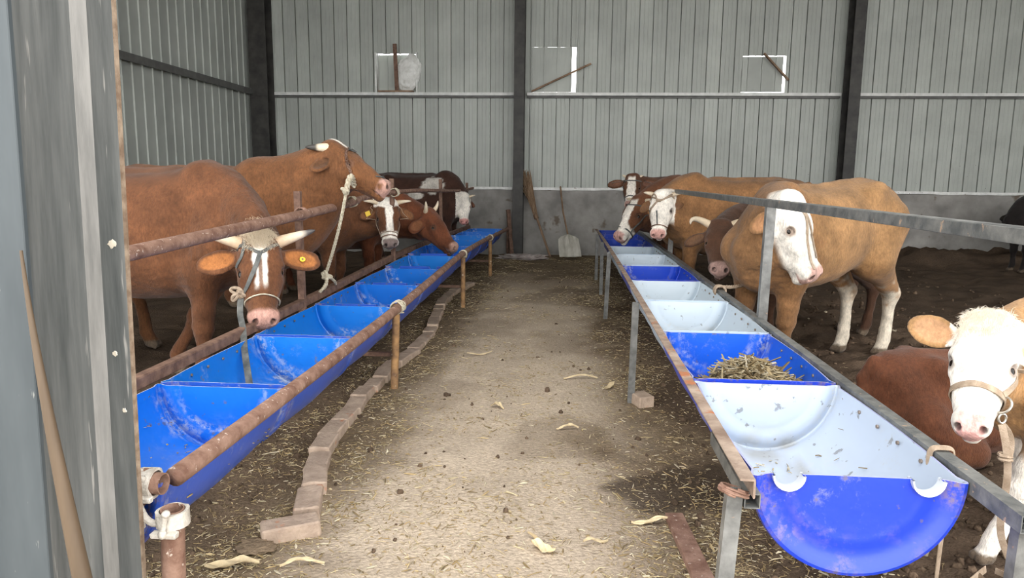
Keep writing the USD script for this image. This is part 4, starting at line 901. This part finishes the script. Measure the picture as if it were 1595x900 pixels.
# left of the aisle
c1 = cow('cow', 'nearest brown cow, white blaze, long black-tipped horns and round yellow ear tag', (-2.80, 4.62), D(-3), coat=coat_of(BROWN, face=blaze, ear=(.34, .13, .040), muzzle=(.43, .24, .19)),
         **head((-1.815, 4.10, 1.055), 2, 60), s=1.045, hs=1.10, feet=((-.05, -.03), (-.50, .05), (0, 0), (.1, 0)), ears=((.24, .2), (.24, .2)), ear_scale=1.12, horns=(LONG_HORN(.23, .045, .05), .036, HCOL), fine=.0065, seed=2, neck_out=.30, eye_b=-.053)
c2 = cow('cow', 'brown cow lifting its head in profile over the rusty rail, tied by a rope', (-2.82, 5.42), D(0), coat=coat_of((.150, .062, .024), face=lambda h, j: smooth01(.035, .02, np.abs(h[:, 2] - .0)) * smooth01(.12, .05, h[:, 0]), ear=(.10, .045, .02), muzzle=(.43, .25, .20)),
         **head((-1.735, 5.36, 1.685), 72, 36), s=1.06, hs=1.10, feet=((.0, -.02), (-.1, .02), (0, 0), (.1, 0)), ears=((-.35, -1.05), (-.35, -1.05)), ear_scale=.8, horns=([(.0, -.05, .06), (-.05, -.085, .11), (-.12, -.135, .125)], .034, ([0, .5, .6, 1], [(.66, .56, .42), (.66, .56, .42), (.06, .055, .05), (.05, .045, .04)])), fine=.0075, seed=5, neck=1.35, neck_out=.35)
c3 = cow('cow', 'brown cow with white forehead, brown eye patches and short horns at the left trough', (-2.98, 7.62), D(-2), coat=coat_of((.105, .042, .018), face=half_white, ear=(.16, .07, .03), muzzle=(.16, .12, .11)),
         **head((-1.855, 7.36, 1.19), 6, 66), s=.97, hs=1.03, horns=(LONG_HORN(.17, .0, .03), .026, HCOL_PALE), ears=((.35, -.1), (.35, -.1)), fine=.009, seed=7, eye_b=-.057)
c4 = cow('cow', 'red-brown cow with lowered head in profile, feeding from the left trough', (-2.80, 8.55), D(-2), coat=coat_of(RED, ear=(.20, .08, .035), muzzle=(.42, .25, .19)),
         **head((-1.58, 8.32, 1.065), 62, 50), s=.96, hs=1.18, horns=([(.0, -.05, .06), (-.01, .0, .10), (-.06, .06, .13)], .026, HCOL_PALE), ears=((.3, -.2), (.3, -.2)), fine=.010, coarse=.025, seed=11, neck_out=.3)
def patch5(c, v, h, b, hm, jit, white):
    for (x, z, rx, rz) in ((.27, 1.23, .17, .11), (.0, 1.07, .13, .06)):
        w = smooth01(1.15, .9, np.hypot((b[:, 0] - x) / rx, (b[:, 2] - z) / rz) + jit * 1.2) * (hm < .5); c = c * (1 - w[:, None]) + white * .6 * w[:, None]
    return c
c5 = cow('cow', 'dark brown and white patched cow with a white face, furthest along the left trough', (-2.46, 11.95), D(-4), coat=coat_of(DARK, face=white_face, patches=patch5, ear=(.12, .05, .03), muzzle=(.60, .28, .25), lid=(.30, .14, .12)),
         **head((-1.695, 11.75, 1.15), 4, 66), s=1.07, hs=.98, horns=(LONG_HORN(.14, .03, .0), .022, HCOL_PALE), ears=((.5, -.5), (.5, -.5)), ear_scale=.8, fine=.011, coarse=.026, seed=13, neck_out=.2)

# right of the aisle
def tan_dark(c, v, h, b, hm, jit):
    w = smooth01(.15, .55, b[:, 0] + jit * .6) * (hm < .6) * .62; return c * (1 - w[:, None]) + np.array([.165, .078, .033]) * w[:, None]
def hind_white(c, v, h, b, hm, jit, white):
    w = smooth01(.60, .46, b[:, 2] + jit * .4) * (b[:, 0] < -.1) * (hm < .5); w = np.maximum(w, .5 * smooth01(.2, .1, b[:, 2] + jit * .3) * (hm < .5)); return c * (1 - w[:, None]) + np.array([.66, .58, .47]) * (1 + jit[:, None] * .5) * w[:, None]
c6 = cow('cow', 'large tan cow with white hind legs, white face turned back from the trough', (1.91, 5.67), D(216), coat=coat_of(TAN, belly=(.28, .145, .06), face=white_face, patches=hind_white, dark=tan_dark, ear=(.30, .15, .07), muzzle=(.62, .38, .32), lid=(.16, .09, .055)),
         **head((1.575, 5.02, 1.325), 64, 70), s=1.03, hs=1.20, feet=((.1, 0), (.0, 0), (.08, .05), (-.10, -.02)), ears=((.6, -.6), (.6, -.6)), ear_scale=.9, fine=.0075, seed=17, neck_out=.28, neck=.92, fdrop=.085, belly=.13, bulk=.94, udder=False)
c7 = cow('cow', 'dark brown cow with a curved pale horn peering past the large tan cow', (2.2, 6.75), D(200), coat=coat_of((.070, .032, .017), ear=(.14, .07, .035), muzzle=(.33, .21, .18)),
         **head((1.275, 6.0, 1.10), 2, 46), s=.90, hs=1.04, horns=([(.005, -.05, .07), (-.02, -.02, .15), (.01, .03, .215), (.08, .05, .235)], .032, HCOL_PALE), ears=((.3, -.1), (.3, -.1)), fine=.0085, seed=19)
c8 = cow('cow', 'tan cow with a white face, horns, rope halter and nose ring at the right trough', (1.84, 8.22), D(186), coat=coat_of((.215, .105, .043), face=white_face, ear=(.2, .1, .05), muzzle=(.62, .34, .29), legs=(.3, (.5, .42, .32))),
         **head((1.025, 7.86, 1.295), -9, 66), s=1.04, hs=1.03, horns=(LONG_HORN(.13, .01, .02), .028, HCOL_PALE), ears=((.4, -.4), (.4, -.4)), fine=.009, seed=23, neck_out=.35)
c9 = cow('cow', 'brown cow with a white facial stripe turned in profile towards the aisle', (1.80, 9.2), D(183), coat=coat_of((.13, .052, .024), face=narrow, ear=(.3, .15, .06), muzzle=(.52, .30, .26)),
         **head((.86, 9.0, 1.215), -48, 56), s=1.03, hs=1.22, horns=(LONG_HORN(.12, .0, .02), .024, HCOL_PALE), ears=((.3, -.2), (.3, -.2)), fine=.010, coarse=.025, seed=29)
c10 = cow('cow', 'dark reddish cow with spread ears, looking over the others furthest back on the right', (1.86, 10.6), D(182), coat=coat_of((.095, .040, .020), face=narrow, ear=(.17, .08, .05), muzzle=(.42, .26, .22)),
          **head((.93, 10.4, 1.50), -5, 58), s=1.02, hs=1.02, ears=((.12, .1), (.12, .1)), ear_scale=1.25, horns=(LONG_HORN(.08, .03, .0), .022, HCOL_PALE), fine=.011, coarse=.026, seed=31)
def calf_white(c, v, h, b, hm, jit, white):
    w = smooth01(.72, .60, b[:, 2] + jit * .25) * (hm < .5); return c * (1 - w[:, None]) + white * w[:, None]
ccoat = coat_of((.36, .20, .085), face=lambda h, j: smooth01(-.24, -.20, h[:, 1]) * smooth01(-.09, -.06, h[:, 0]), patches=calf_white, ear=(.45, .25, .13), muzzle=(.72, .40, .36), lid=(.14, .09, .07))
c11 = cow('calf', 'white-faced calf in a webbing halter standing behind the near end of the right trough', (2.14, 2.82), D(186), coat=ccoat, **head((1.475, 2.56, .945), -4, 54), s=.70, hs=.84, feet=((-.16, .03), (.27, 0), (0, 0), (0, 0)), ears=((-.22, .25), (.25, .25)), ear_scale=1.0, ear_w=.74, fine=.0055, coarse=.018,
          mw=.84, pad=(.056, .040), cat='calf', seed=37, neck_out=.25, horns=([(.0, -.05, .06), (-.015, -.03, .085), (-.03, -.02, .10)], .016, ([0, 1], [(.6, .45, .35), (.6, .5, .4)])))
c12 = cow('calf', 'reddish-brown calf lying on the ground behind the right trough, its back to the camera', (2.24, 3.96, -.055), D(10), coat=coat_of((.115, .040, .018), belly=(.15, .055, .023)), **head((2.82, 4.0, .48), 140, 30), s=.70, hs=.8, lying=True, fine=.014, coarse=.016, cat='calf', seed=41, tail=True)
c13 = cow('cow', 'black cow at the far right edge by the back wall', (7.85, 12.3), D(184), coat=coat_of((.016, .012, .011), ear=(.03, .025, .02), muzzle=(.05, .04, .04)), **head((7.28, 12.2, 1.0), -25, 66), s=.86, hs=.95, fine=.014, coarse=.03, seed=43)

# ------------------------------------------------------------------ halters, ropes and straps worn by the cattle (parts of the animal), tethers (things)
def strapline(ci, pts, w=.022, n=24, lift=.005, round_=False):
    p, nr = skin_line(ci, pts, n, lift); return tube(p, w * .4, 8) if round_ else ribbon(p, nr, w, .005)
hq1 = [strapline(c1, [(.03, -.07, -.10), (.045, -.01, -.055), (.085, .02, 0), (.045, -.01, .055), (.03, -.07, .10)], .020), strapline(c1, [(.0, -.03, -.06), (.07, -.02, -.075), (.15, -.05, -.09)], .020),
       strapline(c1, [(.085, .02, .0), (.17, .02, -.028), (.24, -.01, -.062), (.29, -.06, -.085)], .026)]
obj('halter', cat_(*hq1), MAT['strap_dark'], c1['thing'], smooth=40)
p, nr = ring(c1, .335, -.07, .2, 40, .005, -2.0, 2.0); obj('nose_rope', tube(p, .0045, 8), MAT['rope'], c1['thing'])
knot = cat_(*[tube(spline(np.array(c1['Hd'](.29, -.055, -.098)) + .026 * np.random.default_rng(k).normal(0, 1, (6, 3)) * [1, .8, 1], 20), .010, 7) for k in range(3)])
obj('halter_knot', knot, MAT['strap'], c1['thing'])
k0_ = np.array(c1['Hd'](.30, -.07, -.105))
sp = spline([k0_, k0_ + [.0, -.02, -.07], (-1.80, 3.80, .60), (-1.70, 3.60, .52), (-1.60, 3.42, .40), (-1.585, 3.40, .345)], 30)
obj('lead_strap', ribbon(sp, (.35, -.9, .1), .034, .006), MAT['strap_dark'], c1['thing'], smooth=40, label='dark strap hanging from the halter into the trough')
for ci, col in ((c1, 'ear'),):
    cc, A, L = ci['earax'][1]; tg = trimesh.creation.cylinder(.017, .006, sections=24); T = np.eye(4); T[:3, 2] = A[1]; T[:3, 0] = A[0]; T[:3, 1] = np.cross(A[1], A[0]); T[:3, 3] = cc + A[1] * .016 + A[0] * L * .1
    b = trimesh.creation.cylinder(.006, .010, sections=14); tg.apply_transform(T); b.apply_transform(T); et = obj('ear_tag', tg, MAT['tagmat'], ci['thing'], label='round yellow ear tag'); obj('tag_button', b, MAT['rust'], et)
for ci, k in ((c3, 0), (c9, 1)):
    cc, A, L = ci['earax'][k]; tg = bevel_box(.05, .006, .055, .002); T = np.eye(4); T[:3, 0], T[:3, 1], T[:3, 2] = A[0], A[1], A[2]; T[:3, 3] = cc + A[1] * .018; tg.apply_transform(T); obj('ear_tag', fixed(tg), MAT['tagmat'], ci['thing'], smooth=False, label='yellow ear tag')
# the second cow: chain cheek piece, braided lead tied to the trough rail
ch = [];
p, nr = skin_line(c2, [(.10, -.0, -.05), (.16, -.05, -.11), (.24, -.10, -.10), (.29, -.14, -.07)], 22, .008)
for k in range(0, 21): q = p[k]; ax = unit(p[min(k + 1, 21)] - p[max(k - 1, 0)]); s_ = unit(np.cross(ax, nr[k])) if k % 2 else nr[k]; a = np.linspace(0, 2 * np.pi, 11); ch.append(tube(q + .014 * np.cos(a)[:, None] * ax + .009 * np.sin(a)[:, None] * s_, .0035, 5))
obj('chain', cat_(*ch), MAT['rust_dark'], c2['thing'])
obj('halter', cat_(strapline(c2, [(.10, -.0, -.05), (.14, .03, .0), (.10, -.0, .05)], .02), strapline(c2, [(.36, -.01, -.055), (.40, .02, 0), (.36, -.01, .055)], .012)), MAT['strap_dark'], c2['thing'], smooth=40)
rope = thing('tether_rope', 'pale knotted rope from the cow with the lifted head to the left trough', 'rope', (-1.7, 5.2, .6))
r0 = p[-1]
def braid(path, r, tw=60, seed=0):
    pth, t, S, U = frames(path); d = np.r_[0, np.cumsum(np.linalg.norm(np.diff(pth, axis=0), axis=1))]
    return cat_(*[tube(pth + r * .55 * (np.cos(d * tw + k * 2.1)[:, None] * S + np.sin(d * tw + k * 2.1)[:, None] * U), r * .62, 6) for k in range(3)])
obj('braid', braid(spline([r0 + [0, -.02, 0], (-1.565, 5.12, 1.43), (-1.595, 5.11, 1.31)], 40), .019), MAT['rope'], rope)
obj('cord', braid(spline([(-1.595, 5.11, 1.32), (-1.66, 5.12, 1.05), (-1.775, 5.15, .72)], 80), .0115, 90), MAT['rope'], rope)
obj('knot', cat_(*[tube(spline(np.array([-1.775, 5.15, .70]) + .018 * np.random.default_rng(40 + k).normal(0, 1, (7, 3)), 24), .012, 7) for k in range(3)], *[tube(spline(np.array([-1.595, 5.11, 1.34]) + .013 * np.random.default_rng(50 + k).normal(0, 1, (7, 3)), 24), .012, 7) for k in range(2)]), MAT['rope'], rope)
for e in ((-1.775, 5.00, .60), (-1.775, 5.36, .605), (-1.80, 5.12, .59)): obj('cord_end', braid(spline([(-1.775, 5.15, .70), (np.array([-1.775, 5.15, .70]) + e) / 2 + [.02, 0, 0], e], 24), .0105, 90), MAT['rope'], rope)
# others
halter(c3, MAT['strap'], .009, .34, True, False, False, round_=True); p, nr = ring(c3, .37, -.06, .1, 30, .006, -1.9, 1.9); obj('nose_ring', tube(p, .005, 6), MAT['rust_dark'], c3['thing'])
obj('halter', cat_(strapline(c6, [(.06, .0, -.06), (.12, .03, -.03), (.22, .02, -.04), (.34, .0, -.045), (.42, -.02, -.04)], .018), strapline(c6, [(.10, .03, -.02), (.22, .025, .01), (.36, .01, .01)], .016)), MAT['strap'], c6['thing'], smooth=40)
h8 = [strapline(c8, [(.05, -.08, -.11), (.06, .0, -.06), (.085, .02, 0), (.05, .0, .06), (.03, -.08, .11)], .02, round_=True), strapline(c8, [(.02, -.06, -.10), (.05, .0, -.05), (.10, .01, -.03), (.05, .0, .05), (.0, -.05, .1)], .02, round_=True), strapline(c8, [(.08, .02, -.02), (.15, -.0, -.07), (.24, -.08, -.10), (.30, -.12, -.07)], .024)]
obj('halter', cat_(*h8), MAT['strap'], c8['thing'], smooth=40); p, nr = ring(c8, .36, -.06, .1, 30, .006, -1.6, 1.6); obj('nose_ring', tube(p, .006, 6), MAT['rust_dark'], c8['thing'])
obj('nose_strap', strapline(c8, [(.20, .01, -.03), (.29, .01, -.02), (.36, .0, -.01)], .014), MAT['strap_dark'], c8['thing'])
halter(c9, MAT['strap_dark'], .018, .36, True, False, True); halter(c10, MAT['strap_dark'], .016, .34, True, False, True)
tr = thing('tether_rope', 'tan tether from the right trough rail to the dark cow with the curved horn', 'rope', (1.3, 5.4, .64))
obj('cord', braid(spline([(1.125, 5.25, .665), (1.25, 5.33, .655), (1.50, 5.62, .705)], 30), .014, 80), MAT['strap'], tr)
obj('cord_knot', binding((1.125, 5.22, .64), (0, 1, 0), .03, 4, .03, 60, .008), MAT['strap'], tr)
# the calf's webbing halter, ring and lead
p, nr = ring(c11, .305, -.085, .25, 48, .004); obj('halter', cat_(ribbon(p, nr, .024, .005), strapline(c11, [(.29, -.06, .07), (.20, -.09, .10), (.06, -.10, .115)], .020)), MAT['strap'], c11['thing'], smooth=40)
rp = np.array(c11['Hd'](.325, -.065, .088)); a = np.linspace(0, 2 * np.pi, 25)
obj('halter_ring', tube(rp + .030 * np.cos(a)[:, None] * unit(c11['sd'] * .8 + c11['n'] * .4) + .030 * np.sin(a)[:, None] * c11['u'], .0042, 7), MAT['steel'], c11['thing'])
cl = rp + np.array([.0, -.01, -.035])
obj('lead_clip', cat_(tube(cl + .012 * np.cos(a)[:, None] * np.array([1, 0, 0]) + (.016 * np.sin(a)[:, None] - .01) * np.array([0, 0, 1]), .004, 6)), MAT['steel'], c11['thing'])
lead = thing('lead_strap', 'long webbing strap hanging from the calf and looped around the right trough rail', 'strap', (1.4, 2.3, 0))
obj('webbing', ribbon(spline([cl + [0, 0, -.03], cl + [.008, -.02, -.09], cl + [.02, -.03, -.22], cl + [.03, -.02, -.42], (1.56, 2.40, .12), (1.62, 2.50, .03), (1.60, 2.56, .02)], 40), (-.5, -.86, .1), .022, .004), MAT['strap'], lead, smooth=40)
obj('webbing', cat_(ribbon(spline([cl + [0, 0, -.03], cl + [.03, .0, -.07], cl + [.022, -.02, -.13]], 14), (-.5, -.86, .1), .022, .004), binding(cl + [.012, -.02, -.14], (0, .2, 1), .010, 2, .012, 71, .006)), MAT['strap'], lead, smooth=40)
an = np.linspace(-.2, 2 * np.pi + .1, 40); sq = np.stack([1.125 + .034 * np.sign(np.cos(an)) * np.abs(np.cos(an)) ** .5, 2.10 + .012 * an / 6, .617 + .034 * np.sign(np.sin(an)) * np.abs(np.sin(an)) ** .5], 1)
obj('webbing_loop', ribbon(sq, sq - np.array([1.125, 2.12, .617]), .019, .004), MAT['strap'], lead, smooth=40)
obj('webbing', ribbon(spline([(1.155, 2.11, .60), (1.17, 2.14, .40), (1.20, 2.20, .18), (1.27, 2.30, .04), (1.40, 2.42, .012), (1.56, 2.55, .03)], 40), (.55, -.8, .15), .026, .004), MAT['strap'], lead, smooth=40)

# ------------------------------------------------------------------ coat hair that shows: topknots and the calf's woolly forehead
def hair(name, ci, centres, count, length, col, seed, lift, width=.0022, label=None):
    """short strands rooted on the skin around points in head coordinates"""
    rng = np.random.default_rng(seed); pts, n_ = [], 0
    cs = np.array(centres, float)
    for _ in range(count):
        k = rng.integers(len(cs)); a, b, c = cs[k, :3] + rng.normal(0, 1, 3) * cs[k, 3:6]
        d = unit(ci['Hd'](a, b, c) - ci['Hd'](.10, -.10, c * .3)); r = skin(ci, ci['Hd'](.10, -.10, c * .3), d, .26)
        fl = unit(d + np.array(lift) @ ci['HA'] + rng.normal(0, .35, 3)); L = length * rng.uniform(.5, 1.2)
        pts += [r - d * .004, r + fl * L * .55, r + unit(fl + .5 * ci['u'] + rng.normal(0, .3, 3) - [0, 0, .25]) * L]; n_ += 1
    base = loc_of(ci['thing']); g = UsdGeom.BasisCurves.Define(stage, path_for(name, ci['thing']))
    g.CreateTypeAttr('linear'); g.CreatePointsAttr(Vt.Vec3fArray.FromNumpy((np.array(pts) - base).astype(np.float32))); g.CreateCurveVertexCountsAttr(Vt.IntArray([3] * n_))
    g.CreateWidthsAttr(Vt.FloatArray.FromNumpy(np.tile([width, width * .8, width * .25], n_).astype(np.float32))); g.SetWidthsInterpolation('vertex')
    UsdShade.MaterialBindingAPI.Apply(g.GetPrim()).Bind(flat(f'hair_{name}_{seed}', col, .7, 0, .2)); tag(g, label, kind='stuff')
hair('topknot', c1, [(.015, -.01, 0, .022, .02, .036), (-.015, -.05, 0, .02, .02, .04)], 2600, .034, (.66, .56, .42), 1, (.25, .6, 0), .0013, label='tousled cream topknot')
hair('forehead_hair', c11, [(-.01, -.02, 0, .02, .02, .05), (.04, .0, 0, .03, .02, .05), (-.04, -.06, 0, .02, .02, .05)], 1500, .026, (.80, .72, .60), 2, (-.2, .5, 0), .0014, label='woolly white forehead hair')
hair('chin_whiskers', c11, [(.44, -.13, 0, .012, .02, .03)], 60, .035, (.75, .68, .58), 3, (.9, -.2, 0), .0009)

# ------------------------------------------------------------------ feed and litter
STRAW = np.array([(.52, .40, .22), (.42, .31, .16), (.60, .50, .32), (.33, .24, .12), (.47, .38, .22), (.26, .19, .10), (.66, .58, .42)])
def bits(pos, length, width, rng, up=.12, dark=.88):
    """many small bent flat slivers as one mesh: 4-sided prisms with a fold"""
    n = len(pos); a = rng.uniform(0, 2 * np.pi, n); el = rng.normal(0, up, n); d = np.stack([np.cos(a) * np.cos(el), np.sin(a) * np.cos(el), np.sin(el)], 1); s_ = np.stack([-np.sin(a), np.cos(a), rng.normal(0, .25, n)], 1); up_ = np.cross(d, s_)
    L, w = length[:, None] / 2, width[:, None] / 2; th = np.minimum(w * .5, .002); bend = rng.normal(0, .22, (n, 1)) * L
    rings = [pos - d * L, pos + s_ * bend * .6 + up_ * np.abs(bend) * .5, pos + d * L]; V = []
    for r, k in zip(rings, (.5, 1.0, .35)): V += [r - s_ * w * k - up_ * th, r + s_ * w * k - up_ * th, r + s_ * w * k * .6 + up_ * th, r - s_ * w * k * .6 + up_ * th]
    V = np.stack(V, 1)                                        # n, 12, 3
    F = []
    for k in (0, 4):
        for j in range(4): j2 = (j + 1) % 4; F += [(k + j, k + j2, k + 4 + j2), (k + j, k + 4 + j2, k + 4 + j)]
    F += [(0, 2, 1), (0, 3, 2), (8, 9, 10), (8, 10, 11)]; F = np.array(F)
    c = STRAW[rng.integers(len(STRAW), size=n)] * rng.uniform(.6, 1.15, (n, 1)) * dark
    return V.reshape(-1, 3), (F[None] + 12 * np.arange(n)[:, None, None]).reshape(-1, 3), np.repeat(c, 12, 0)

def gz(p):
    return ground_z(p[:, 0], p[:, 1])
def scatter(n, fn, rng):
    """n ground points kept with probability fn(x, y)"""
    out = []
    while sum(map(len, out)) < n:
        y = 1.9 + 11.5 * rng.uniform(0, 1, 40000) ** 1.9; x = rng.uniform(-2.4, 2.2, 40000); k = fn(x, y) > rng.uniform(0, 1, 40000); out.append(np.stack([x[k], y[k]], 1))
    p = np.concatenate(out)[:n]; return np.column_stack([p, ground_z(p[:, 0], p[:, 1]) + .003])
def litter_density(x, y):
    q = np.stack([x, y, 0 * x], 1); clump = smooth01(.42, .62, meshkit.fbm(q * 2.3, 4, 31)); side = np.maximum(smooth01(.0, .5, x) * smooth01(1.0, .6, x), smooth01(-.65, -1.05, x) * smooth01(-1.75, -1.4, x)); far = smooth01(6, 10, y)
    mid = .02 + .34 * clump * (np.abs(x) < 1.2); muck = .06 * (x > .8) + .05 * (x < -1.7)
    return np.clip(np.maximum(mid, side * (.3 + .7 * clump)) + .25 * far * clump + muck, 0, 1) * (1 - .8 * (x > 1.2)) * (1 - .8 * (x < -1.8))
rng = np.random.default_rng(12)
p = scatter(36000, litter_density, rng); v, f, c = bits(p, rng.gamma(2.0, .007, len(p)) + .005, rng.gamma(2, .0011, len(p)) + .0010, rng)
tag(obj('straw_litter', (v, f), MAT['straw'], smooth=False, col=c), 'fine chopped straw and chaff strewn over the aisle floor', 'straw', kind='stuff')
p = scatter(1900, litter_density, rng); v, f, c = bits(p, rng.gamma(3, .011, len(p)) + .015, rng.gamma(3, .0014, len(p)) + .0015, rng, .15)
tag(obj('stalk_litter', (v, f), MAT['straw'], smooth=False, col=c), 'longer bits of dry corn stalk scattered along both sides of the aisle', 'straw', kind='stuff')
def crumb(p, r, rng):
    b = trimesh.creation.icosphere(1, 1.0); q = b.vertices; return q * r * rng.uniform(.6, 1.2, 3) * (1 + .35 * rng.normal(0, 1, (len(q), 1)) * .5) + p, b.faces
vs, fs, cs, o = [], [], [], 0
muckp = np.column_stack([1.2 + 4.5 * rng.uniform(0, 1, 1500) ** 1.2, 2.6 + 9.5 * rng.uniform(0, 1, 1500) ** 1.3]); muckp = np.column_stack([muckp, ground_z(muckp[:, 0], muckp[:, 1])])
p = scatter(2600, lambda x, y: np.clip(.10 + .9 * smooth01(.35, .8, x) + .9 * smooth01(-1.15, -1.5, x), 0, 1), rng)
for q in np.vstack([p, muckp]):
    v, f = crumb(q, rng.gamma(2, .0032) + .0025 + (.012 * rng.uniform() if q[0] > 1.15 else 0), rng); vs.append(v); fs.append(f + o); o += len(v); k = rng.uniform(.6, 1.3); cs.append(np.tile(np.array([.11, .075, .05]) * k if rng.uniform() < .96 else np.array([.36, .30, .22]) * k, (len(v), 1)))
tag(obj('dung_crumbs', (np.vstack(vs), np.vstack(fs)), MAT['ground'], smooth=True, col=np.vstack(cs)), 'dark crumbs of earth and dung along the troughs', 'dirt', kind='stuff')

def husk(p, ang, L, w, curl, seed, tint):
    """a dry corn husk: a long curled leaf blade"""
    t = np.linspace(0, 1, 16); prof = w * np.sin(np.pi * np.clip(t * .92 + .06, 0, 1)) ** .7 * (1 - .25 * t); R = []; rg_ = np.random.default_rng(seed); ph = rg_.uniform(0, 6)
    for k in range(16):
        a = np.linspace(-1.15, 1.15, 7); y = prof[k] * np.sin(a) / math.sin(1.15); z = prof[k] * curl * (1 - np.cos(a)) + .012 * math.sin(t[k] * 5 + ph) + .004 * np.sin(a * 4 + k); x = np.full(7, (t[k] - .5) * L)
        R.append(np.vstack([np.stack([x, y + .02 * L * math.sin(t[k] * 4 + ph), z], 1), np.stack([x, (y + .02 * L * math.sin(t[k] * 4 + ph)), z + .0025], 1)[::-1]]))
    m = fixed(loft(R)); m.apply_transform(trimesh.transformations.rotation_matrix(ang, [0, 0, 1])); z = ground_z(np.array([p[0]]), np.array([p[1]]))[0]; m.apply_translation([p[0], p[1], z + .004 - m.bounds[0][2]])
    return m, tint
HUSKS = [((-1.20, 2.36), .05, .20, .028, .8, 'large torn corn husk on the dark earth near the rusty leg in the left foreground'), ((-1.255, 2.24), -.3, .14, .012, .4, 'narrow corn husk below the large torn one in the left foreground'),
         ((-.06, 2.585), -.35, .10, .030, .7, 'pale crumpled husk with a long stem on the bare aisle in the foreground'), ((.145, 2.66), .45, .11, .008, .3, 'thin straight stalk lying right of the pale crumpled husk'),
         ((-.405, 4.31), -.4, .09, .022, .6, 'small tan leaf on the aisle beside the middle of the brick kerb'), ((.035, 3.97), .1, .13, .011, .4, 'slim curved husk on the middle of the aisle'),
         ((.33, 4.84), 1.0, .15, .022, .9, 'grey-tan husk near the foot of the second leg of the right trough'), ((.385, 2.85), .08, .17, .016, .5, 'frayed husk beside the rusty flat bar at the right'),
         ((-.68, 5.65), .5, .22, .013, .4, 'long frayed stalk on the aisle beyond the small tan leaf'), ((.13, 5.03), .15, .25, .009, .3, 'long thin stalk across the right side of the aisle'), ((-.95, 2.40), .3, .16, .010, .3, 'thin pale stalk in front of the first kerb brick')]
for k, (p_, a_, L_, w_, cu, lab) in enumerate(HUSKS):
    mm, _ = husk(p_, a_, L_, w_, cu, k, 0); tag(obj('corn_husk', mm, MAT['straw'], smooth=40, col=lambda q, k=k: np.tile(np.array([.60, .48, .30]) * (1, .9, 1.15, .85, .95)[k % 5], (len(q), 1))), lab, 'corn husk')
ct = spline([(-.125, 2.70, .012), (-.10, 2.665, .016), (-.075, 2.62, .014)], 8); tag(obj('husk_stem', tube(ct, np.linspace(.004, .010, 8), 7), MAT['straw'], smooth=40, col=lambda q: np.tile([.5, .38, .22], (len(q), 1))), 'short dry stem lying against the pale crumpled husk', 'stalk')
for (x, y, r, lab) in ((-1.17, 2.50, .075, 'flat lump of earth in front of the first kerb brick'),):
    b = trimesh.creation.icosphere(4, 1.0); q = b.vertices.copy(); b.vertices = q * [r, r * .75, r * .2] * (1 + 1.0 * (meshkit.fbm(q * 2.2 + x, 4, 3)[:, None] - .5)) + [x, y, .004]
    tag(obj('earth_clod', b, MAT['ground'], smooth=True, col=lambda q, x=x: np.tile([.20, .145, .095] if x < 0 else [.075, .053, .036], (len(q), 1))), lab, 'clod')
# the heap of chopped stalks in the second drum, dregs in the others
n = 2600; r = np.sqrt(rng.uniform(0, 1, n)); a = rng.uniform(0, 2 * np.pi, n); hx, hy = .85 + .225 * r * np.cos(a), 3.18 + .29 * r * np.sin(a)
bed = .625 - np.sqrt(np.maximum(.278 ** 2 - (hx - .812) ** 2, .002)); top = .625 - .165 + .175 * (1 - r ** 1.6); hz = np.maximum(bed + .008, top - rng.gamma(1.2, .012, n))
v, f, c = bits(np.stack([hx, hy, hz], 1), rng.gamma(3, .019, n) + .02, rng.gamma(3, .0036, n) + .005, rng, .35)
core = trimesh.creation.icosphere(4, 1.0); q = core.vertices.copy(); core.vertices = np.stack([.85 + q[:, 0] * .205, 3.18 + q[:, 1] * .265, .42 + q[:, 2] * np.where(q[:, 2] > 0, .17, .05)], 1) + (meshkit.fbm(q * 6, 3, 2)[:, None] - .5) * .03
cz = .625 - np.sqrt(np.maximum(.276 ** 2 - (core.vertices[:, 0] - .812) ** 2, .001)); core.vertices[:, 2] = np.maximum(core.vertices[:, 2], cz + .004)
fp = thing('feed_heap', 'heap of chopped dry corn stalks in the blue half drum of the right trough', 'fodder', (.84, 3.13, .36), kind='stuff')
obj('stalk_bits', (v, f), MAT['straw'], fp, smooth=False, col=c * np.array([.68, .68, .70])); obj('heap_core', core, MAT['straw'], fp, smooth=True, col=lambda q: np.tile([.16, .115, .06], (len(q), 1)) * (.6 + .8 * meshkit.noise(q * 60)[:, None]))
def dregs(n, x, z, R, y0, y1, rng, spread=.6):
    a = rng.normal(0, spread, n); a = np.clip(a, -1.1, 1.1); yy = rng.uniform(y0 + .06, y1 - .06, n); p = np.stack([x + (R - .014) * np.sin(a), yy, z - (R - .014) * np.cos(a)], 1); return bits(p, rng.gamma(2, .008, n) + .006, rng.gamma(2, .0015, n) + .0015, rng, .1, .8)
for nm, args, lab in (('chaff', (60, .812, .625, .288, 1.9, 2.86), 'few bits of chaff in the bottom of the pale near drum'), ('chaff', (130, -1.42, .545, .292, 1.95, 2.84), 'bits of chaff in the nearest drum of the left row')):
    v, f, c = dregs(*args, rng); tag(obj(nm, (v, f), MAT['straw'], smooth=False, col=c), lab, 'chaff', kind='stuff')
